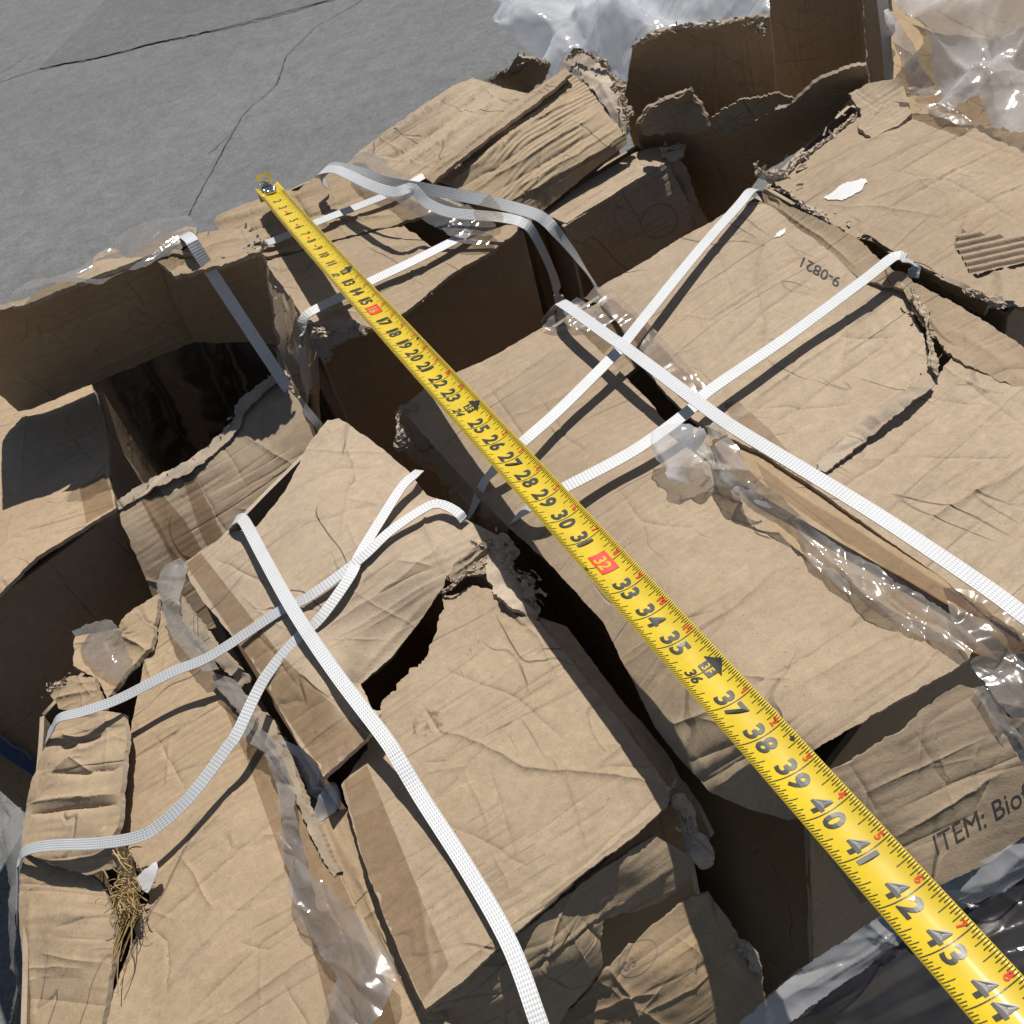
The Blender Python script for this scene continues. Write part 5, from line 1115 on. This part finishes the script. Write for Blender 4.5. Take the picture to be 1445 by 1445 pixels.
plastic('packing_tape', None, None, [(300,948,62.8),(322,958,63.4),(352,1006,63.6),(385,1040,63.6),(402,1056,63.4),(408,1100,63.2),(420,1180,63.2),(436,1230,63),(455,1250,63),(430,1255,62.6),(396,1210,62.6),(390,1120,62.8),(380,1064,63),(352,1046,62.8),(345,1020,62.8),(312,975,62.6)], 'tape_grey', [(340,985,63.8),(400,1150,63.6)], noise=(2.5,3.5,2), torn=1.6, step=3, parent=B8, nrand=16, flute=(1,2))
plastic('torn_tape_film', 'broad tongue of torn clear tape film peeling off the front left carton', 'plastic film', [(396,1200,63.2),(440,1225,63.8),(470,1258,64.2),(520,1312,64.6),(556,1352,64.6),(558,1385,64.4),(540,1430,64),(500,1480,63.6),(450,1470,63.2),(448,1420,63.2),(470,1380,63.4),(430,1300,63),(410,1240,63)], 'tape_clear', [(500,1380,64.8)], noise=(2.5,3,1.6), torn=1.5, step=3.6, nrand=10, flute=(1,1.6))
plastic('plastic_bag', 'small bluish milky bag corner between the front left and front centre cartons', 'plastic bag', [(416,1052,61.6),(432,1060,62),(448,1086,62.6),(462,1100,62.6),(474,1108,62.4),(482,1136,62),(466,1150,61.8),(448,1163,61.6),(432,1130,61.6),(420,1090,61.6)], 'bag_white', [(450,1120,63)], noise=(3,4,2), torn=1.5, step=2.6, nrand=10)
plastic('packing_tape', None, None, [(100,890,58.4),(130,872,59),(160,880,60),(180,910,60.8),(192,945,61),(178,968,61.2),(150,956,61),(118,925,60)], 'tape_clear', [(150,915,61.4)], noise=(2,3,2), torn=2, step=3, parent=B8, nrand=8)
plastic('packing_tape', None, None, [(28,434,78.4),(52,404,78.2),(80,382,78),(100,374,78),(135,352,77.8),(165,340,77.6),(215,322,77),(266,312,76.6),(278,322,76.6),(276,338,76.9),(222,360,77.6),(131,398,78.2),(60,426,78.5)], 'tape_clear', noise=(2,3,2), torn=2, step=3, parent=B1, nrand=14)
plastic('packing_tape', None, None, [(498,222,65.4),(515,215,66),(540,226,66.4),(560,245,66.4),(620,262,66),(660,290,65.4),(700,318,65),(690,345,64.6),(650,345,64.6),(600,312,65.2),(556,282,65.6),(510,266,65.4),(494,256,65)], 'tape_clear', [(580,275,67)], noise=(2,3,2), torn=2, step=3.2, parent=B2, nrand=14)
plastic('packing_tape', None, None, [(664,335,64.2),(663,312,66),(674,290,68),(690,274,69.6),(706,290,68.4),(712,306,67),(706,330,64.8),(686,342,64)], 'tape_flat', noise=(1,1.5,1), torn=1, step=3, parent=B2, nrand=4)
plastic('plastic_bag', 'milky white plastic sheeting heaped behind the far cartons', 'plastic sheeting', [(700,-40,58),(704,10,57),(716,45,56),(745,70,56),(780,110,56),(850,150,54),(900,190,52),(960,200,52),(1000,120,56),(1090,60,60),(1100,-40,65),(900,-60,63)], 'bag_white', [(800,40,60),(900,60,61),(1000,10,63)], step=5, noise=(7,9,4), torn=4, nrand=34, filmy=3.2, creases=[([(720,10),(780,40),(850,130)],8,10),([(780,-10),(830,60),(870,130)],-8,10),([(850,0),(900,60),(890,140)],8,10)])
plastic('plastic_bag', 'clear plastic bag draped over the upper right corner carton', 'plastic bag', [(1255,25,70),(1268,30,70),(1290,75,70),(1312,110,70),(1325,60,71),(1300,20,72),(1280,-40,72),(1560,-60,72),(1560,240,69.2),(1445,196,69),(1400,180,69.2),(1385,140,70.4),(1345,165,69),(1310,150,69),(1285,110,69.4),(1262,60,69.6)], 'bag', [(1400,80,72.5),(1440,130,71),(1350,120,70.5)], step=4, noise=(9,9,4), torn=4, nrand=34, filmy=2.4, creases=[([(1300,0),(1340,80),(1420,130)],9,9),([(1380,0),(1400,90),(1380,150)],-9,9),([(1445,40),(1400,110),(1410,170)],8,8)])
plastic('packing_tape', None, None, [(1262,60,73.6),(1285,75,73),(1320,120,71),(1345,150,69.8),(1375,170,69.2),(1355,180,69),(1310,160,69.4),(1285,135,70)], 'tape_gloss', noise=(2,3,2), torn=2, step=3.4, parent=B5, nrand=8)
ln_n = np.cross(bk[3]-bk[0], [0, 0, 1.]); ln_n[2] = 0; ln_n /= np.linalg.norm(ln_n)
if ln_n.dot(CAM-bk[1]) < 0: ln_n = -ln_n
rows = [[p*[1,1,a]+ln_n*(b+.012*math.sin(k*2.1)) for k, p in enumerate(catmull(bk, 9))] for a, b in ((.985,.016),(.84,.03),(.68,.045),(.54,.075),(.46,.13),(.42,.20),(.40,.28))]
tag(patch('plastic_liner', None, rows, 'wrap_black', res=.007, thick=0, noise=(5,6,2), nrand=14, cast=False), 'dark plastic liner inside the open empty carton, spread wide to stand in for its shade', 'plastic liner')  # dark film, widened over the back wall so its colour deepens the cavity shade
p = plastic('stretch_film', 'dark plastic stretch film wrapped over the bottom right corner of the pile', 'plastic film', [(1040,1455,53.4),(1068,1419,54),(1110,1380,55.2),(1164,1344,56.6),(1240,1297,58.2),(1330,1250,59.4),(1400,1210,60.2),(1445,1180,60.6),(1560,1120,61),(1600,1600,56.5),(1300,1640,54.5),(1000,1600,52.5)], 'wrap_black', [(1300,1380,57.8),(1400,1330,59),(1200,1420,56)], step=5.5, noise=(.9,.8,.5), torn=2.5, nrand=8, filmy=.8, flute=(1,-.55), creases=[([(1060,1440),(1200,1350),(1445,1230)],2,3),([(1100,1460),(1250,1370),(1445,1270)],-2,3),([(1150,1450),(1300,1370),(1460,1300)],2,3),([(1200,1450),(1330,1390),(1460,1330)],-2,3),([(1250,1445),(1460,1360)],2,3)])
plastic('stretch_film', 'clear film edge along the foot of the printed front wall', 'plastic film', [(1052,1440,54.8),(1110,1384,56.8),(1164,1344,58.2),(1240,1297,59.8),(1310,1260,61),(1350,1222,61.8),(1400,1202,62),(1450,1176,62.2),(1500,1158,62.4),(1500,1215,61.4),(1450,1236,61.1),(1400,1262,60.7),(1340,1300,60),(1270,1338,59),(1190,1388,57.6),(1110,1445,55.6)], 'bag', step=3.6, noise=(3,4,2), torn=3, nrand=14, flute=(1,-.55))
plastic('stretch_film', 'crinkled clear film hanging down the far left side beside the pavement', 'plastic film', [(-60,1110,44),(0,1128,47),(34,1140,49),(42,1180,49.5),(32,1230,49),(36,1330,47),(38,1480,46),(16,1480,44),(8,1300,46),(-2,1210,46),(-60,1190,43)], 'bag_hazy', step=4, noise=(4,5,2), torn=3, nrand=14, flute=(.2,1))
plastic('stretch_film', 'dull grey film in the shade under the blue strap', 'plastic film', [(x, y, near(x, y, .008)[2]*100) for x, y in ((-30,1010),(0,1024),(30,1046),(48,1064),(44,1090),(30,1112),(-30,1108))], 'bag_hazy', step=6, noise=(3,4,2), torn=2, nrand=8)

# ================================================================== straw and scraps
def straw():
    r = random.Random(9); V = []; F = []
    def strand(a, b, w, arch):
        k = 5; d = b-a; L = np.linalg.norm(d); s = np.cross(d, [0,0,1.]); s /= np.linalg.norm(s)+1e-9; st = len(V); wob = r.gauss(0, .12)
        for i in range(k+1):
            t = i/k; p = a+d*t+np.array([0,0,arch*4*t*(1-t)])+s*wob*L*math.sin(math.pi*t)*.5
            for q in range(3): an = q*2.1; V.append(p+s*w*math.cos(an)+np.array([0,0,w*math.sin(an)]))
            if i:
                for q in range(3): x = st+3*i-3; F.append((x+q, x+(q+1) % 3, x+3+(q+1) % 3, x+3+q))
    for i in range(210):
        u = abs(r.gauss(0, .45)); cx, cy = 181+r.gauss(0, 12), 1262+r.gauss(0, 15)
        an = r.gauss(1.75, .8); L = r.uniform(5, 20)
        a = at(cx, cy, 60.3+r.uniform(0, 1.2)); b = at(cx+L*math.cos(an), cy+L*math.sin(an), 60.3+r.uniform(-.2, 1.4)); strand(a, b, r.uniform(.00022, .00055), r.uniform(0, .004))
    for i in range(15):
        a = at(186+r.gauss(0,7), 1275+r.gauss(0,12), 60.9); b = at(166+r.gauss(0,5), 1360+r.uniform(-50,45), 59.8+r.uniform(0,.5)); strand(a, b, r.uniform(.00022,.0005), .002)
    for i in range(10):
        a = at(178+r.gauss(0,7), 1215+r.gauss(0,8), 61); b = at(172+r.gauss(0,12), 1200+r.gauss(0,10), 61.5); strand(a, b, .0005, .003)
    o = raw('straw_clump', V, F, MT['straw'], None, smooth=False, cast=False); tag(o, 'clump of dry straw caught in the fold of the front left carton', 'straw')
straw()
o = sheet('paper_scrap', None, [(192,1240,61),(204,1226,61.6),(220,1216,62),(222,1226,62),(216,1246,61.4),(208,1260,60.9),(198,1254,60.8)], mat='white', rim='white', torn=1.5, step=3, thick=.0004, cast=False, nrand=0, flutes=0); tag(o, 'torn white paper scrap beside the straw', 'paper scrap')
fl = flakes('debris', None, [(at(668,893,65.2), .007, 7, .003, (0,.2,.5)), (at(672,903,65.2), .005, 6, .003, (0,.2,.4))], 'torn', 33); tag(fl, 'small shredded scrap lying on the torn sheet of the front centre carton', 'debris')
fl.data.materials[0] = MT['dirt']

# ================================================================== light and picture
w = bpy.data.worlds.new('World'); scene.world = w; w.use_nodes = True
nt = w.node_tree; bg = nt.nodes['Background']; sky = nt.nodes.new('ShaderNodeTexSky'); sky.sky_type = 'NISHITA'; sky.sun_disc = False
sd = np.array([.197, .380, .899]); sd /= np.linalg.norm(sd)
sky.sun_elevation = math.asin(sd[2]); sky.sun_rotation = math.atan2(sd[0], sd[1])
nt.links.new(sky.outputs[0], bg.inputs[0]); bg.inputs[1].default_value = .062
ld = bpy.data.lights.new('sun', 'SUN'); ld.energy = 5.0; ld.angle = math.radians(.5); ld.color = (1, .955, .89)
lo = bpy.data.objects.new('sun', ld); COL.objects.link(lo); lo.rotation_euler = Vector(sd).to_track_quat('Z', 'Y').to_euler(); lo.location = (1, 2, 5)
vs = scene.view_settings; vs.view_transform = 'Standard'; vs.look = 'None'; vs.gamma = 1; vs.exposure = .04
cam_d.dof.use_dof = True; cam_d.dof.focus_distance = .66; cam_d.dof.aperture_fstop = 44
scene.cycles.transparent_max_bounces = 24
